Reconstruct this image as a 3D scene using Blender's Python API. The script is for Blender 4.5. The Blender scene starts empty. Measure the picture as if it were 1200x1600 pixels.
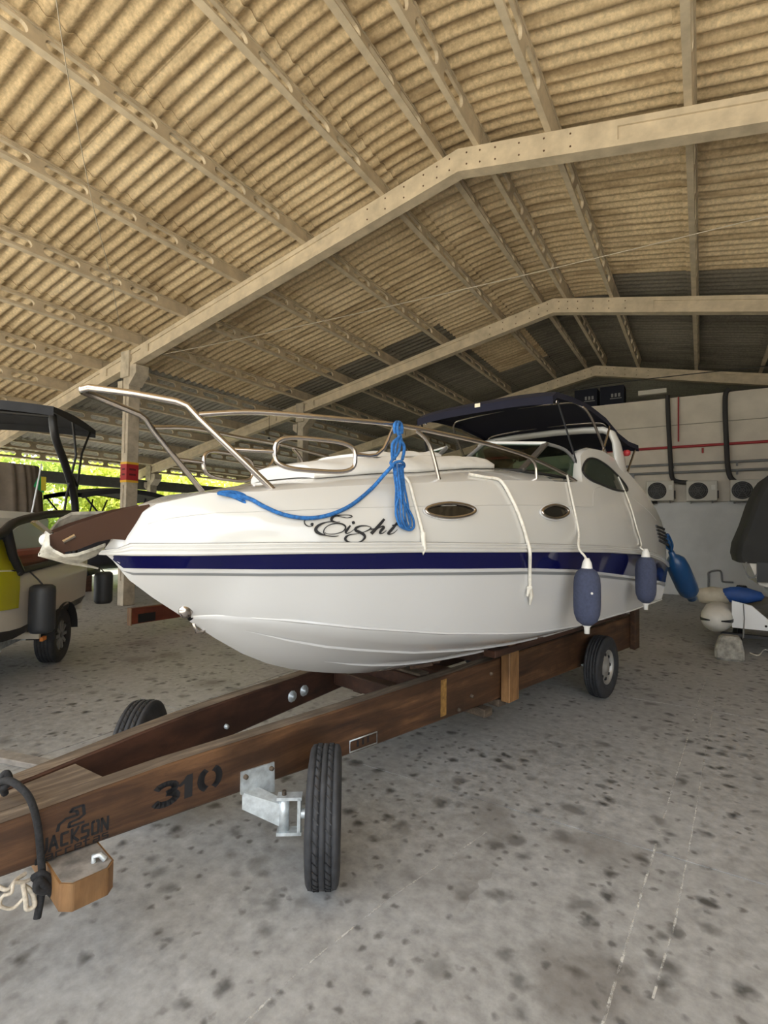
import bpy, bmesh, math, random
import numpy as np
from mathutils import Vector, Matrix
random.seed(7)
rng = np.random.default_rng(5)
D = bpy.data
SC = bpy.context.scene
COL = SC.collection

# ---------------------------------------------------------------- camera
F = 809.0
TH, PT, RO, CH = math.radians(31.5), math.radians(1.80), math.radians(0.7), 1.6
fwd = np.array([-math.sin(TH)*math.cos(PT), math.cos(TH)*math.cos(PT), math.sin(PT)])
rgt = np.array([math.cos(TH), math.sin(TH), 0.0])
upv = np.cross(rgt, fwd)
R2 = rgt*math.cos(RO)+upv*math.sin(RO)
U2 = -rgt*math.sin(RO)+upv*math.cos(RO)
CAM = np.array([0, 0, CH])
cd = D.cameras.new('camera'); cam = D.objects.new('camera', cd); COL.objects.link(cam)
cd.sensor_fit = 'HORIZONTAL'; cd.sensor_width = 36.0; cd.lens = 36.0*F/1200.0; cd.clip_end = 300; cd.clip_start = .05
m = Matrix(((R2[0], U2[0], -fwd[0], 0), (R2[1], U2[1], -fwd[1], 0), (R2[2], U2[2], -fwd[2], CH), (0, 0, 0, 1)))
cam.matrix_world = m
SC.camera = cam

# ---------------------------------------------------------------- world, sun, exposure
wd = D.worlds.new('sky'); SC.world = wd; wd.use_nodes = True
nt = wd.node_tree; bg = nt.nodes['Background']
bg.inputs['Color'].default_value = (0.86, 0.93, 1.0, 1); bg.inputs['Strength'].default_value = 1.9
sl = D.lights.new('sun', 'SUN'); sl.energy = 7.0; sl.angle = math.radians(0.6); sl.color = (1.0, 0.93, 0.80)
so = D.objects.new('sun', sl); COL.objects.link(so)
so.rotation_euler = Vector((-0.45, -0.36, 1.10)).to_track_quat('Z', 'Y').to_euler()
SC.view_settings.view_transform = 'Standard'
SC.view_settings.look = 'None'
SC.view_settings.gamma = 1.0
SC.view_settings.use_curve_mapping = False
SC.view_settings.exposure = 1.08

# ---------------------------------------------------------------- helpers
def pray(x, y):
    return R2*((x-600)/F)+U2*((800-y)/F)+fwd
def at(x, y, nv, dd):
    r = pray(x, y); nv = np.array(nv, float)
    return CAM+r*((dd-nv@CAM)/(nv@r))
def atY(x, y, Y): return at(x, y, (0, 1, 0), Y)
def atX(x, y, X): return at(x, y, (1, 0, 0), X)
def atZ(x, y, Z): return at(x, y, (0, 0, 1), Z)

class MB:
    def __init__(s): s.v = []; s.f = []; s.sm = []
    def add(s, vs, fs, smooth=False):
        o = len(s.v); s.v += [tuple(map(float, p)) for p in vs]
        s.f += [tuple(i+o for i in f) for f in fs]; s.sm += [smooth]*len(fs); return s
    def box(s, lo, hi):
        x0, y0, z0 = lo; x1, y1, z1 = hi
        return s.add([(x0,y0,z0),(x1,y0,z0),(x1,y1,z0),(x0,y1,z0),(x0,y0,z1),(x1,y0,z1),(x1,y1,z1),(x0,y1,z1)],
              [(0,3,2,1),(4,5,6,7),(0,1,5,4),(1,2,6,5),(2,3,7,6),(3,0,4,7)])
    def hexa(s, p):   # 8 points: bottom ring 4, top ring 4
        return s.add(p, [(0,3,2,1),(4,5,6,7),(0,1,5,4),(1,2,6,5),(2,3,7,6),(3,0,4,7)])
    def bar(s, a, b, w, h, up=(0,0,1)):
        a = Vector(a); b = Vector(b); d = (b-a).normalized(); up = Vector(up)
        x = d.cross(up).normalized(); u = x.cross(d).normalized()
        p = []
        for q in (-1, 1):
            for e, k in ((a, -1), (a, 1), (b, 1), (b, -1)):
                p.append(e+x*(w/2*k)+u*(h/2*q))
        return s.hexa(p)
    def bbar(s, a, b, w, h, bev=.01, up=(0,0,1)):   # chamfered bar
        a = Vector(a); b = Vector(b); d = (b-a).normalized(); up = Vector(up)
        x = d.cross(up).normalized(); u = x.cross(d).normalized()
        w2, h2 = w/2, h/2
        pr = [(-w2+bev,-h2),(w2-bev,-h2),(w2,-h2+bev),(w2,h2-bev),(w2-bev,h2),(-w2+bev,h2),(-w2,h2-bev),(-w2,-h2+bev)]
        L = (b-a).length
        rings = []
        for t, k in ((0, .0), (bev/L, 1), (1-bev/L, 1), (1, 0)):
            sc = 1 if k else None
            ring = []
            for (px, py) in pr:
                if not k:
                    px -= math.copysign(min(bev*.7, abs(px)), px); py -= math.copysign(min(bev*.7, abs(py)), py)
                ring.append(a.lerp(b, t)+x*px+u*py)
            rings.append(ring)
        return s.loft(rings, closed=True, caps=True, smooth=False)
    def loft(s, rings, closed=True, caps=False, smooth=True):
        n = len(rings[0]); vs = [p for r in rings for p in r]; fs = []
        for i in range(len(rings)-1):
            for j in range(n if closed else n-1):
                k = (j+1) % n
                fs.append((i*n+j, i*n+k, (i+1)*n+k, (i+1)*n+j))
        s.add(vs, fs, smooth)
        if caps:
            s.add(rings[0], [tuple(range(n))[::-1]]); s.add(rings[-1], [tuple(range(n))])
        return s
    def tube(s, pts, r, n=8, caps=True, closed=False):
        P = [Vector(p) for p in pts]; m_ = len(P)
        rr = r if isinstance(r, (list, tuple)) else [r]*m_
        rings = []; ref = None
        for i in range(m_):
            if closed: t = (P[(i+1) % m_]-P[i-1]).normalized()
            else: t = (P[min(i+1, m_-1)]-P[max(i-1, 0)]).normalized()
            if ref is None:
                ref = Vector((0,0,1)) if abs(t.z) < .9 else Vector((1,0,0))
            x = t.cross(ref)
            if x.length < 1e-5: x = t.cross(Vector((.3,.8,.5)))
            x.normalize(); y = x.cross(t).normalized(); ref = y
            rings.append([P[i]+x*(rr[i]*math.cos(2*math.pi*k/n))+y*(rr[i]*math.sin(2*math.pi*k/n)) for k in range(n)])
        if closed: rings.append(rings[0]); caps = False
        return s.loft(rings, True, caps)
    def lathe(s, prof, o, axis, n=32, smooth=True):
        o = Vector(o); ax = Vector(axis).normalized()
        x = ax.cross(Vector((0,0,1)))
        if x.length < 1e-4: x = Vector((1,0,0))
        x.normalize(); y = ax.cross(x)
        rings = [[o+ax*h+(x*math.cos(2*math.pi*k/n)+y*math.sin(2*math.pi*k/n))*r for k in range(n)] for (r, h) in prof]
        return s.loft(rings, True, False, smooth)
    def prism(s, poly, off):   # 3D polygon extruded by vector off
        n = len(poly); o = Vector(off); a = [Vector(p) for p in poly]; b = [p+o for p in a]
        s.add(a, [tuple(range(n))]); s.add(b, [tuple(range(n))[::-1]])
        s.add(a+b, [(i, i+n, (i+1) % n+n, (i+1) % n) for i in range(n)]); return s
    def sphere(s, c, r, n=12, m_=8):
        rx = r if isinstance(r, (list, tuple)) else (r, r, r)
        rings = []
        for i in range(m_+1):
            a = math.pi*i/m_
            rings.append([(c[0]+rx[0]*math.sin(a)*math.cos(2*math.pi*k/n), c[1]+rx[1]*math.sin(a)*math.sin(2*math.pi*k/n), c[2]-rx[2]*math.cos(a)) for k in range(n)])
        return s.loft(rings, True)
    def mesh(s, name):
        me = D.meshes.new(name); me.from_pydata(s.v, [], s.f)
        me.polygons.foreach_set('use_smooth', s.sm)
        bm = bmesh.new(); bm.from_mesh(me); bmesh.ops.recalc_face_normals(bm, faces=bm.faces); bm.to_mesh(me); bm.free()
        me.update(); return me
    def build(s, name, mat, parent=None, loc=None, bevel=0, sub=0, weld=False):
        o = D.objects.new(name, s.mesh(name)); COL.objects.link(o)
        o.data.materials.append(mat)
        if parent: o.parent = parent
        if loc is not None: o.location = loc
        if weld:
            md = o.modifiers.new('w', 'WELD'); md.merge_threshold = .0005
        if bevel:
            md = o.modifiers.new('b', 'BEVEL'); md.width = bevel; md.segments = 2; md.limit_method = 'ANGLE'
        if sub:
            md = o.modifiers.new('s', 'SUBSURF'); md.levels = sub; md.render_levels = sub
        return o
def dup(o, name=None, loc=None, parent=None):
    c = o.copy(); COL.objects.link(c)
    if loc is not None: c.location = loc
    if parent is not None: c.parent = parent
    return c
def empty(name, loc=(0,0,0), rz=0, parent=None):
    o = D.objects.new(name, None); COL.objects.link(o); o.location = loc; o.rotation_euler = (0,0,rz); o.empty_display_size = .2
    if parent: o.parent = parent
    return o
def tag(o, label=None, cat=None, group=None, kind=None):
    if label: o['label'] = label
    if cat: o['category'] = cat
    if group: o['group'] = group
    if kind: o['kind'] = kind
    return o
def catmull(pts, k=6, closed=False):
    P = [np.array(p, float) for p in pts]; out = []; n = len(P)
    for i in range(n if closed else n-1):
        if closed: a, b, c, d_ = P[i-1], P[i], P[(i+1) % n], P[(i+2) % n]
        else: a, b, c, d_ = P[max(i-1,0)], P[i], P[i+1], P[min(i+2, n-1)]
        for j in range(k):
            t = j/k
            out.append(.5*((2*b)+(-a+c)*t+(2*a-5*b+4*c-d_)*t*t+(-a+3*b-3*c+d_)*t**3))
    if not closed: out.append(P[-1])
    return out

# ---------------------------------------------------------------- materials
def nodes(name):
    mt = D.materials.new(name); mt.use_nodes = True
    n = mt.node_tree; return mt, n, n.nodes['Principled BSDF']
def ramp(n, fac, stops):
    r = n.nodes.new('ShaderNodeValToRGB'); n.links.new(fac, r.inputs[0])
    e = r.color_ramp.elements
    while len(e) < len(stops): e.new(.5)
    for k, (p, c) in enumerate(stops):
        e[k].position = p; e[k].color = tuple(c)+(1,) if len(c) == 3 else c
    return r.outputs[0]
def noise(n, vec, scale, detail=4, rough=.55, dist=0):
    t = n.nodes.new('ShaderNodeTexNoise'); t.inputs['Scale'].default_value = scale; t.inputs['Detail'].default_value = detail
    t.inputs['Roughness'].default_value = rough; t.inputs['Distortion'].default_value = dist
    if vec: n.links.new(vec, t.inputs['Vector'])
    return t.outputs[0]
def mixc(n, fac, a, b, mode='MIX'):
    x = n.nodes.new('ShaderNodeMix'); x.data_type = 'RGBA'; x.blend_type = mode
    for sock, val in ((x.inputs[0], fac), (x.inputs[6], a), (x.inputs[7], b)):
        if isinstance(val, bpy.types.NodeSocket): n.links.new(val, sock)
        elif isinstance(val, (int, float)): sock.default_value = val
        else: sock.default_value = tuple(val)+(1,)
    return x.outputs[2]
def math_(n, op, a, b=0.0):
    x = n.nodes.new('ShaderNodeMath'); x.operation = op
    for sock, val in ((x.inputs[0], a), (x.inputs[1], b)):
        if isinstance(val, bpy.types.NodeSocket): n.links.new(val, sock)
        else: sock.default_value = val
    return x.outputs[0]
def bumpn(n, p, h, strength=.2, dist=.01):
    b = n.nodes.new('ShaderNodeBump'); b.inputs['Strength'].default_value = strength; b.inputs['Distance'].default_value = dist
    n.links.new(h, b.inputs['Height']); n.links.new(b.outputs[0], p.inputs['Normal'])
def vecmap(n, kind='Object', scale=(1,1,1)):
    tc = n.nodes.new('ShaderNodeTexCoord') if kind != 'Position' else n.nodes.new('ShaderNodeNewGeometry')
    mp = n.nodes.new('ShaderNodeMapping'); mp.inputs['Scale'].default_value = scale
    n.links.new(tc.outputs[kind], mp.inputs[0]); return mp.outputs[0]
def M(name, col, rough=.5, metal=0.0, var=0.0, vscale=6, bump=0, coat=0, trans=0, spec=None):
    mt, n, p = nodes(name)
    p.inputs['Base Color'].default_value = tuple(col)+(1,); p.inputs['Roughness'].default_value = rough; p.inputs['Metallic'].default_value = metal
    if coat: p.inputs['Coat Weight'].default_value = coat; p.inputs['Coat Roughness'].default_value = .05
    if trans: p.inputs['Transmission Weight'].default_value = trans
    if spec is not None: p.inputs['Specular IOR Level'].default_value = spec
    if var or bump:
        v = vecmap(n, 'Position'); f = noise(n, v, vscale, 5)
        if var:
            a = tuple(min(1, c*(1+var)) for c in col); b = tuple(c*(1-var) for c in col)
            n.links.new(ramp(n, f, [(.3, b), (.7, a)]), p.inputs['Base Color'])
        if bump: bumpn(n, p, noise(n, v, vscale*6, 4), bump, .004)
    return mt

def floor_mat():
    mt, n, p = nodes('concrete_floor')
    v = vecmap(n, 'Position')
    big = ramp(n, noise(n, v, .55, 5, .6), [(.3, (.22,.215,.205)), (.52, (.35,.345,.34)), (.75, (.475,.475,.475))])
    fine = noise(n, v, 14, 6, .65)
    c = mixc(n, .55, big, ramp(n, fine, [(.3, (.185,.182,.175)), (.7, (.53,.53,.525))]))
    def stains(scale, lo, hi, dens_scale, seed, dlo, dhi):
        off = n.nodes.new('ShaderNodeMapping'); off.inputs['Location'].default_value = (seed*3.1, seed*7.7, 0); n.links.new(v, off.inputs[0])
        w = n.nodes.new('ShaderNodeTexNoise'); w.inputs['Scale'].default_value = scale*1.6; w.inputs['Detail'].default_value = 3; n.links.new(off.outputs[0], w.inputs['Vector'])
        s = n.nodes.new('ShaderNodeVectorMath'); s.operation = 'MULTIPLY_ADD'; n.links.new(w.outputs[1], s.inputs[0]); s.inputs[1].default_value = (.7/scale,)*3; n.links.new(off.outputs[0], s.inputs[2])
        vo = n.nodes.new('ShaderNodeTexVoronoi'); vo.inputs['Scale'].default_value = scale; n.links.new(s.outputs[0], vo.inputs['Vector'])
        f = ramp(n, vo.outputs[0], [(lo, (1,1,1)), (hi, (0,0,0))])
        dmask = ramp(n, noise(n, off.outputs[0], dens_scale, 2), [(dlo, (0,0,0)), (dhi, (1,1,1))])
        sep = n.nodes.new('ShaderNodeSeparateColor'); n.links.new(vo.outputs[1], sep.inputs[0])
        pick = math_(n, 'GREATER_THAN', sep.outputs[0], .45)
        return math_(n, 'MULTIPLY', math_(n, 'MULTIPLY', f, dmask), pick)
    c = mixc(n, math_(n, 'MULTIPLY', stains(7.5, .10, .36, .8, 1, .34, .50), .92), c, (.055,.053,.05))
    c = mixc(n, math_(n, 'MULTIPLY', stains(4.2, .12, .30, .7, 2, .36, .50), .62), c, (.075,.07,.065))
    c = mixc(n, math_(n, 'MULTIPLY', stains(1.5, .14, .42, .6, 3, .38, .54), .55), c, (.12,.10,.085))
    c = mixc(n, math_(n, 'MULTIPLY', stains(15, .12, .34, 1.1, 4, .34, .48), .75), c, (.09,.085,.08))
    n.links.new(c, p.inputs['Base Color'])
    n.links.new(ramp(n, fine, [(.3, (.42,.42,.42)), (.8, (.75,.75,.75))]), p.inputs['Roughness'])
    bumpn(n, p, fine, .12, .004)
    return mt
def sheet_mat(name, cols, dirt):
    mt, n, p = nodes(name)
    oi = n.nodes.new('ShaderNodeObjectInfo')
    v = vecmap(n, 'Position')
    base = ramp(n, oi.outputs['Random'], [(0, cols[0]), (.5, cols[1]), (1, cols[2])])
    f = noise(n, v, 22, 5, .7)
    c = mixc(n, .45, base, ramp(n, f, [(.36, tuple(x*.40 for x in cols[1])), (.66, tuple(min(1, x*1.35) for x in cols[1]))]))
    st = ramp(n, noise(n, vecmap(n, 'Position', (.7, 5.6, .7)), 1.0, 4, .6), [(.48, (0,0,0)), (.68, (1,1,1))])
    c = mixc(n, math_(n, 'MULTIPLY', st, .62), c, dirt)
    n.links.new(c, p.inputs['Base Color']); p.inputs['Roughness'].default_value = .85
    bumpn(n, p, f, .35, .006)
    return mt
def wood_mat(name, a, b, c_, axis_scale=(14, 1.2, 14), rough=.55):
    mt, n, p = nodes(name)
    v = vecmap(n, 'Object', axis_scale)
    f = noise(n, v, 1.0, 8, .65, .6)
    col = ramp(n, f, [(.28, a), (.5, b), (.74, c_)])
    v2 = vecmap(n, 'Object'); g = noise(n, v2, 2.2, 5)
    col = mixc(n, math_(n, 'MULTIPLY', ramp(n, g, [(.42, (0,0,0)), (.64, (1,1,1))]), .75), col, tuple(x*.35 for x in b))
    n.links.new(col, p.inputs['Base Color']); p.inputs['Roughness'].default_value = rough
    bumpn(n, p, f, .35, .006)
    return mt
FLOOR = floor_mat()
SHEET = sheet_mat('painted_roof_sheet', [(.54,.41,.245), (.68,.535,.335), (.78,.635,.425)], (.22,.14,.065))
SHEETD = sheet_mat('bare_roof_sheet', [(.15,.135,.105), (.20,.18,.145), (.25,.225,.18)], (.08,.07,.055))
SHEETG = sheet_mat('daylit_grey_sheet', [(.30,.28,.24), (.36,.34,.30), (.42,.40,.36)], (.2,.18,.15))  # cool outside daylight on the outer rows put into a greyer colour
CONC = M('precast_concrete', (.56,.47,.34), .8, var=.18, vscale=5, bump=.25)
CONC2 = M('column_concrete', (.46,.40,.31), .8, var=.25, vscale=6, bump=.25)
WALLM = M('white_block_wall', (.62,.615,.60), .8, var=.10, vscale=1.6, bump=.15)
GEL = M('white_gelcoat', (.60,.605,.615), .16, coat=.5)
GELC = M('cream_gelcoat', (.585,.58,.56), .16, coat=.6)
NAVY = M('navy_gelcoat', (.003,.004,.055), .08, spec=.35)
GREYL = M('grey_pinstripe', (.20,.21,.22), .3)
STEEL = M('stainless_steel', (.52,.475,.44), .18, 1.0)
GALV = M('galvanised_steel', (.62,.67,.70), .42, .55, var=.25, vscale=25, bump=.15)
RUB = M('tyre_rubber', (.030,.031,.035), .7, var=.3, vscale=18, bump=.15)
BLACK = M('black_paint', (.012,.012,.013), .45)
BLACKT = M('black_fabric', (.022,.023,.027), .85, var=.2, vscale=6)
GLASS = None
def glass_mat(name, col, dens):
    mt, n, p = nodes(name)
    out = n.nodes['Material Output']; tr = n.nodes.new('ShaderNodeBsdfTransparent'); tr.inputs[0].default_value = tuple(col)+(1,)
    gl = n.nodes.new('ShaderNodeBsdfGlossy'); gl.inputs['Roughness'].default_value = .03
    mx = n.nodes.new('ShaderNodeMixShader'); mx.inputs[0].default_value = dens; n.links.new(tr.outputs[0], mx.inputs[1]); n.links.new(gl.outputs[0], mx.inputs[2])
    n.links.new(mx.outputs[0], out.inputs[0]); return mt
GLASS = glass_mat('tinted_glass', (.42,.52,.44), .06)
CGLASS = glass_mat('clear_glass', (.85,.9,.9), .05)
DGLASS = M('smoked_port_glass', (.012,.011,.009), .06, coat=.3)
CANVAS = M('navy_canvas', (.0035,.004,.016), .9, var=.2, vscale=3)
WOOD = wood_mat('oiled_hardwood', (.022,.010,.006), (.080,.036,.016), (.21,.105,.046))
WOODD = wood_mat('dark_hardwood', (.028,.012,.008), (.068,.028,.016), (.12,.05,.028))
WOODT = wood_mat('weathered_beam_top', (.055,.036,.024), (.13,.095,.066), (.30,.23,.165), (22, 2.2, 22), .85)
WOODL = wood_mat('pale_timber', (.13,.06,.022), (.30,.155,.06), (.44,.25,.11), (14, 14, 2.5))
WOODR = wood_mat('red_stained_timber', (.10,.020,.010), (.20,.045,.022), (.28,.08,.04))
STENCIL = M('stencil_paint', (.012,.012,.014), .7)
BLUEROPE = M('blue_rope', (.022,.135,.40), .85, var=.45, vscale=70, bump=.6)
WHITEROPE = M('white_rope', (.74,.71,.64), .85, var=.12, vscale=50, bump=.3)
FENDERC = M('navy_fender_cover', (.048,.058,.105), .95, var=.15, vscale=60, bump=.4)
FENDERB = M('blue_vinyl', (.006,.055,.17), .3, coat=.3)
VINYL = M('white_vinyl', (.74,.73,.70), .5, var=.05, vscale=9, bump=.08)
BROWNREFL = M('brown_reflection_steel', (.105,.058,.042), .22, .35)  # polished roller plate, brown reflection of its surroundings put into the colour
MUD = M('galvanised_anchor', (.44,.42,.36), .65, .25, var=.35, vscale=30, bump=.4)
REDP = M('red_paint', (.36,.022,.028), .45)
YELP = M('yellow_paint', (.70,.40,.03), .5)
GREYP = M('grey_conduit', (.20,.20,.20), .5)
HOSE = M('black_insulated_hose', (.035,.033,.033), .7)
ACW = M('aged_white_casing', (.56,.53,.46), .5)
exec_later = []

# ================================================================ THE SHED
RX, SL = -2.66, 0.205
def ztop(off): return 6.53-SL*off
PURL = [.25, 1.15, 2.57, 3.98, 5.40, 6.78, 8.15, 9.5, 10.9, 12.3, 13.7, 14.55]
TR = [1.05, 6.15, 11.2, 16.4, 21.6]

# floor: cast slabs with open joints over a dark bed
g = MB().box((-18.5, -1.2, -.30), (8.2, 24, -.02)); bed = g.build('floor', M('dark_joint', (.06,.055,.05), .9)); tag(bed, kind='structure')
ys = [-1.2, .4, 2.97, 5.54, 7.95, 10.4, 12.9, 15.4, 18, 24]; xs = [-18.5, -12.6, -3.9, 3.6, 8.2]
for i in range(len(ys)-1):
    for j in range(len(xs)-1):
        gp = .004
        MB().box((xs[j]+gp, ys[i]+gp, -.05), (xs[j+1]-gp, ys[i+1]-gp, 0)).build('floor_slab', FLOOR, bed)
# chalk snap lines on the floor
def chalk_mat():
    mt, n, p = nodes('chalk'); p.inputs['Base Color'].default_value = (.72,.71,.67,1); p.inputs['Roughness'].default_value = .9
    f = ramp(n, noise(n, vecmap(n, 'Position'), 9, 5, .8), [(.46, (0,0,0)), (.60, (1,1,1))])
    n.links.new(math_(n, 'MULTIPLY', f, .75), p.inputs['Alpha']); return mt
CHK = chalk_mat()
def chalk(pts, w=.012):
    g = MB(); P = [atZ(x, y, .0012) for x, y in pts]
    for a, b in zip(P[:-1], P[1:]):
        a = Vector(a); b = Vector(b); s = (b-a).normalized().cross(Vector((0,0,1)))*w/2
        g.add([a-s, a+s, b+s, b-s], [(0,1,2,3)])
    g.build('chalk_line', CHK, bed)
chalk([(935,1620), (945,1590), (1010,1370), (1060,1200), (1103,1060)], .010)
chalk([(1020,1560), (1055,1440), (1085,1280), (1110,1130), (1122,1070)], .008)
chalk([(375,1605), (470,1515), (600,1410), (680,1355), (760,1300)], .009)
nb = MB().box((-45, -30, -.1), (45, -26, 6.5)).build('sky_blocker', M('blocker_cladding', (.30,.29,.27), .8, var=.2)); tag(nb, kind='structure')  # added unseen shed, blocks low sky to darken the deep interior
gnd = MB().box((-70, -60, -.35), (70, 90, -.06)).build('ground_outside', M('pale_paving', (.52,.48,.40), .9, var=.1, vscale=.6)); tag(gnd, kind='structure')

ceil = empty('ceiling'); tag(ceil, kind='structure')
# --- corrugated sheets (one mesh per row length, shared)
WAVE, NW, WID = .177, 6, 1.062
def sheet_mesh(name, prof):      # prof: list of (off, z) along the slope, in sheet-local coords
    g = MB(); n = NW*8; rings_t, rings_b = [], []
    ysx = [(-.5+k/n)*(WID+.03) for k in range(n+1)]
    for dz, store in ((.006, rings_t), (0, rings_b)):
        for (x, z) in prof:
            store.append([(x, y, z+.024*math.cos(2*math.pi*y/WAVE)+dz) for y in ysx])
    g.loft(rings_t, closed=False); g.loft(rings_b, closed=False)
    g.loft([rings_t[0], rings_b[0]], closed=False, smooth=False); g.loft([rings_t[-1], rings_b[-1]], closed=False, smooth=False)
    return g.mesh(name)
YS0 = 1.14; NY = 16
stuffL = MB(); stuffN = MB()
def bulk(me, x, y, sgn):
    vs = [(x+sgn*v.co.x, y+v.co.y, v.co.z) for v in me.vertices]
    stuffL.add(vs, [tuple(p.vertices) for p in me.polygons], True)
for sgn in (-1, 1):
    b = [1.15, 2.57, 3.98, 5.40, 6.78, 8.15, 9.5, 10.9, 12.3, 13.7, 15.0] if sgn < 0 else [1.15, 2.57, 3.98, 5.40, 6.8, 8.2, 9.6, 11.0]
    for i in range(len(b)-1):
        o0, o1 = b[i]-.11, b[i+1]+.06
        zz = lambda o, e: ztop(o)+.25+.027+e
        me = sheet_mesh('roof_sheet', [(sgn*o0, zz(o0, 0)), (sgn*(o0+o1)/2, zz((o0+o1)/2, .008)), (sgn*o1, zz(o1, .016))])
        far = sgn > 0 and i > 2
        mats = {}
        for k in range(-4, 23):
            y = YS0+(k+.5)*WID
            if far or k < 0 or k >= NY or i > 8:
                vs = [(RX+v.co.x, y+v.co.y, v.co.z) for v in me.vertices]
                (stuffL if (k >= 9 or (sgn < 0 and i > 8)) else stuffN).add(vs, [tuple(p.vertices) for p in me.polygons], True); continue
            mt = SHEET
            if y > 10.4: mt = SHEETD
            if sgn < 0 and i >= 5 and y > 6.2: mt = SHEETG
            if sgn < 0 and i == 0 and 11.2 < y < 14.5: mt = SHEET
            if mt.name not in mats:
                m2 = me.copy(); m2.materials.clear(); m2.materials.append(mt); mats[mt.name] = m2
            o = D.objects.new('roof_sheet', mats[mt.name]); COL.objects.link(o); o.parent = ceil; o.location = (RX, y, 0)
pr = []
for k in range(-8, 9):
    x = k/8*1.26; pr.append((x, ztop(1.26)+.25+.05+SL*1.26*(1-(x/1.26)**2)*.62))
mr = sheet_mesh('ridge_sheet', pr); mr.materials.append(SHEET); mrd = mr.copy(); mrd.materials.clear(); mrd.materials.append(SHEETD)
for k in range(-4, 23):
    y = YS0+(k+.5)*WID
    if k < 0 or k >= NY:
        (stuffL if k > 9 else stuffN).add([(RX+v.co.x, y+v.co.y, v.co.z) for v in mr.vertices], [tuple(p.vertices) for p in mr.polygons], True); continue
    o = D.objects.new('ridge_sheet', mr if y < 12 else mrd); COL.objects.link(o); o.parent = ceil; o.location = (RX, y, 0)
o = stuffL.build('roof_sheets_beyond', SHEETG, ceil); tag(o, kind='stuff')
o = stuffN.build('roof_sheets_beyond', SHEET, ceil); tag(o, kind='stuff')

# --- purlins with slots cast through the web
def purlin_mesh(L):
    g = MB(); w = .05; H = .25
    g.box((-.038, 0, 0), (.038, L, .030)); g.box((-.03, 0, H-.026), (.03, L, H))
    z0, z1 = .032, H-.028; zc = (z0+z1)/2
    a0 = .55; n = int((L-2*a0)/.62); pit = (L-2*a0)/n
    g.box((-.02, 0, z0), (.02, a0, z1)); g.box((-.02, L-a0, z0), (.02, L, z1))
    hl, hr = pit*.39, .066
    for k in range(n):
        yc = a0+(k+.5)*pit
        hole = []; outer = []
        for q in range(20):
            t = 2*math.pi*(q+.5)/20
            cx = hl-hr if math.cos(t) > 0 else -(hl-hr)
            hy, hz = cx+hr*math.cos(t), hr*math.sin(t)
            s_ = min((pit/2)/max(1e-6, abs(hy)), ((z1-z0)/2)/max(1e-6, abs(hz)))
            hole.append((yc+hy, zc+hz)); outer.append((yc+hy*s_, zc+hz*s_))
        for x in (-.02, .02):
            g.loft([[(x, y, z) for y, z in hole], [(x, y, z) for y, z in outer]], True, False, False)
        g.loft([[(-.02, y, z) for y, z in hole], [(.02, y, z) for y, z in hole]], True, False, False)
    return g.mesh('purlin')
PMES = {}
for b in range(4):
    L = round(TR[b+1]-TR[b], 3)
    if L not in PMES:
        PMES[L] = purlin_mesh(L-.01); PMES[L].materials.append(CONC)
    for sgn in (-1, 1):
        for i, off in enumerate(PURL):
            if sgn > 0 and (off > 6.5 or (off > 4.5 and b == 0)): continue
            if b == 3 and (sgn > 0 or off < 3.5): continue
            o = D.objects.new('purlin', PMES[L]); COL.objects.link(o); o.parent = ceil
            o.location = (RX+sgn*off, TR[b]+.005, ztop(off)-.002)
            o.rotation_euler = (0, sgn*math.atan(SL), 0)
# --- rafters (precast I-shaped beams, solid at the ridge)
for Y in TR[1:]:
    for sgn in (-1, 1):
        lim = 14.9 if sgn < 0 else 11.0
        def P(off, dz, y): return (RX+sgn*off, Y+y, ztop(off)+dz)
        g = MB()
        def seg(o0, o1, y0, y1, d0, d1):
            g.hexa([P(o0, d0, y0), P(o1, d0, y0), P(o1, d0, y1), P(o0, d0, y1), P(o0, d1, y0), P(o1, d1, y0), P(o1, d1, y1), P(o0, d1, y1)])
        D0 = -.30
        seg(0, 1.9, -.085, .085, D0, 0)
        seg(1.9, lim, -.085, .085, -.075, 0)
        seg(1.9, lim, -.060, .060, D0+.07, -.075)
        seg(1.9, lim, -.085, .085, D0, D0+.07)
        for o_ in (6.6, 8.0):
            if o_ < lim: seg(o_-.12, o_+.12, -.0852, .0852, D0+.001, -.001)
        g.build('rafter', CONC, ceil)
        bolt = MB()
        for o_ in (.12, .3, .5, .8, 1.1, 1.4):
            for dz in (-.07, -.22):
                bolt.lathe([(0, -.006), (.011, -.004), (.011, .004), (0, .006)], P(o_, dz, -.087), (0, 1, 0), 8)
        bolt.build('bolt_heads', M('rusty_bolt', (.13,.07,.04), .8), ceil)
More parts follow.
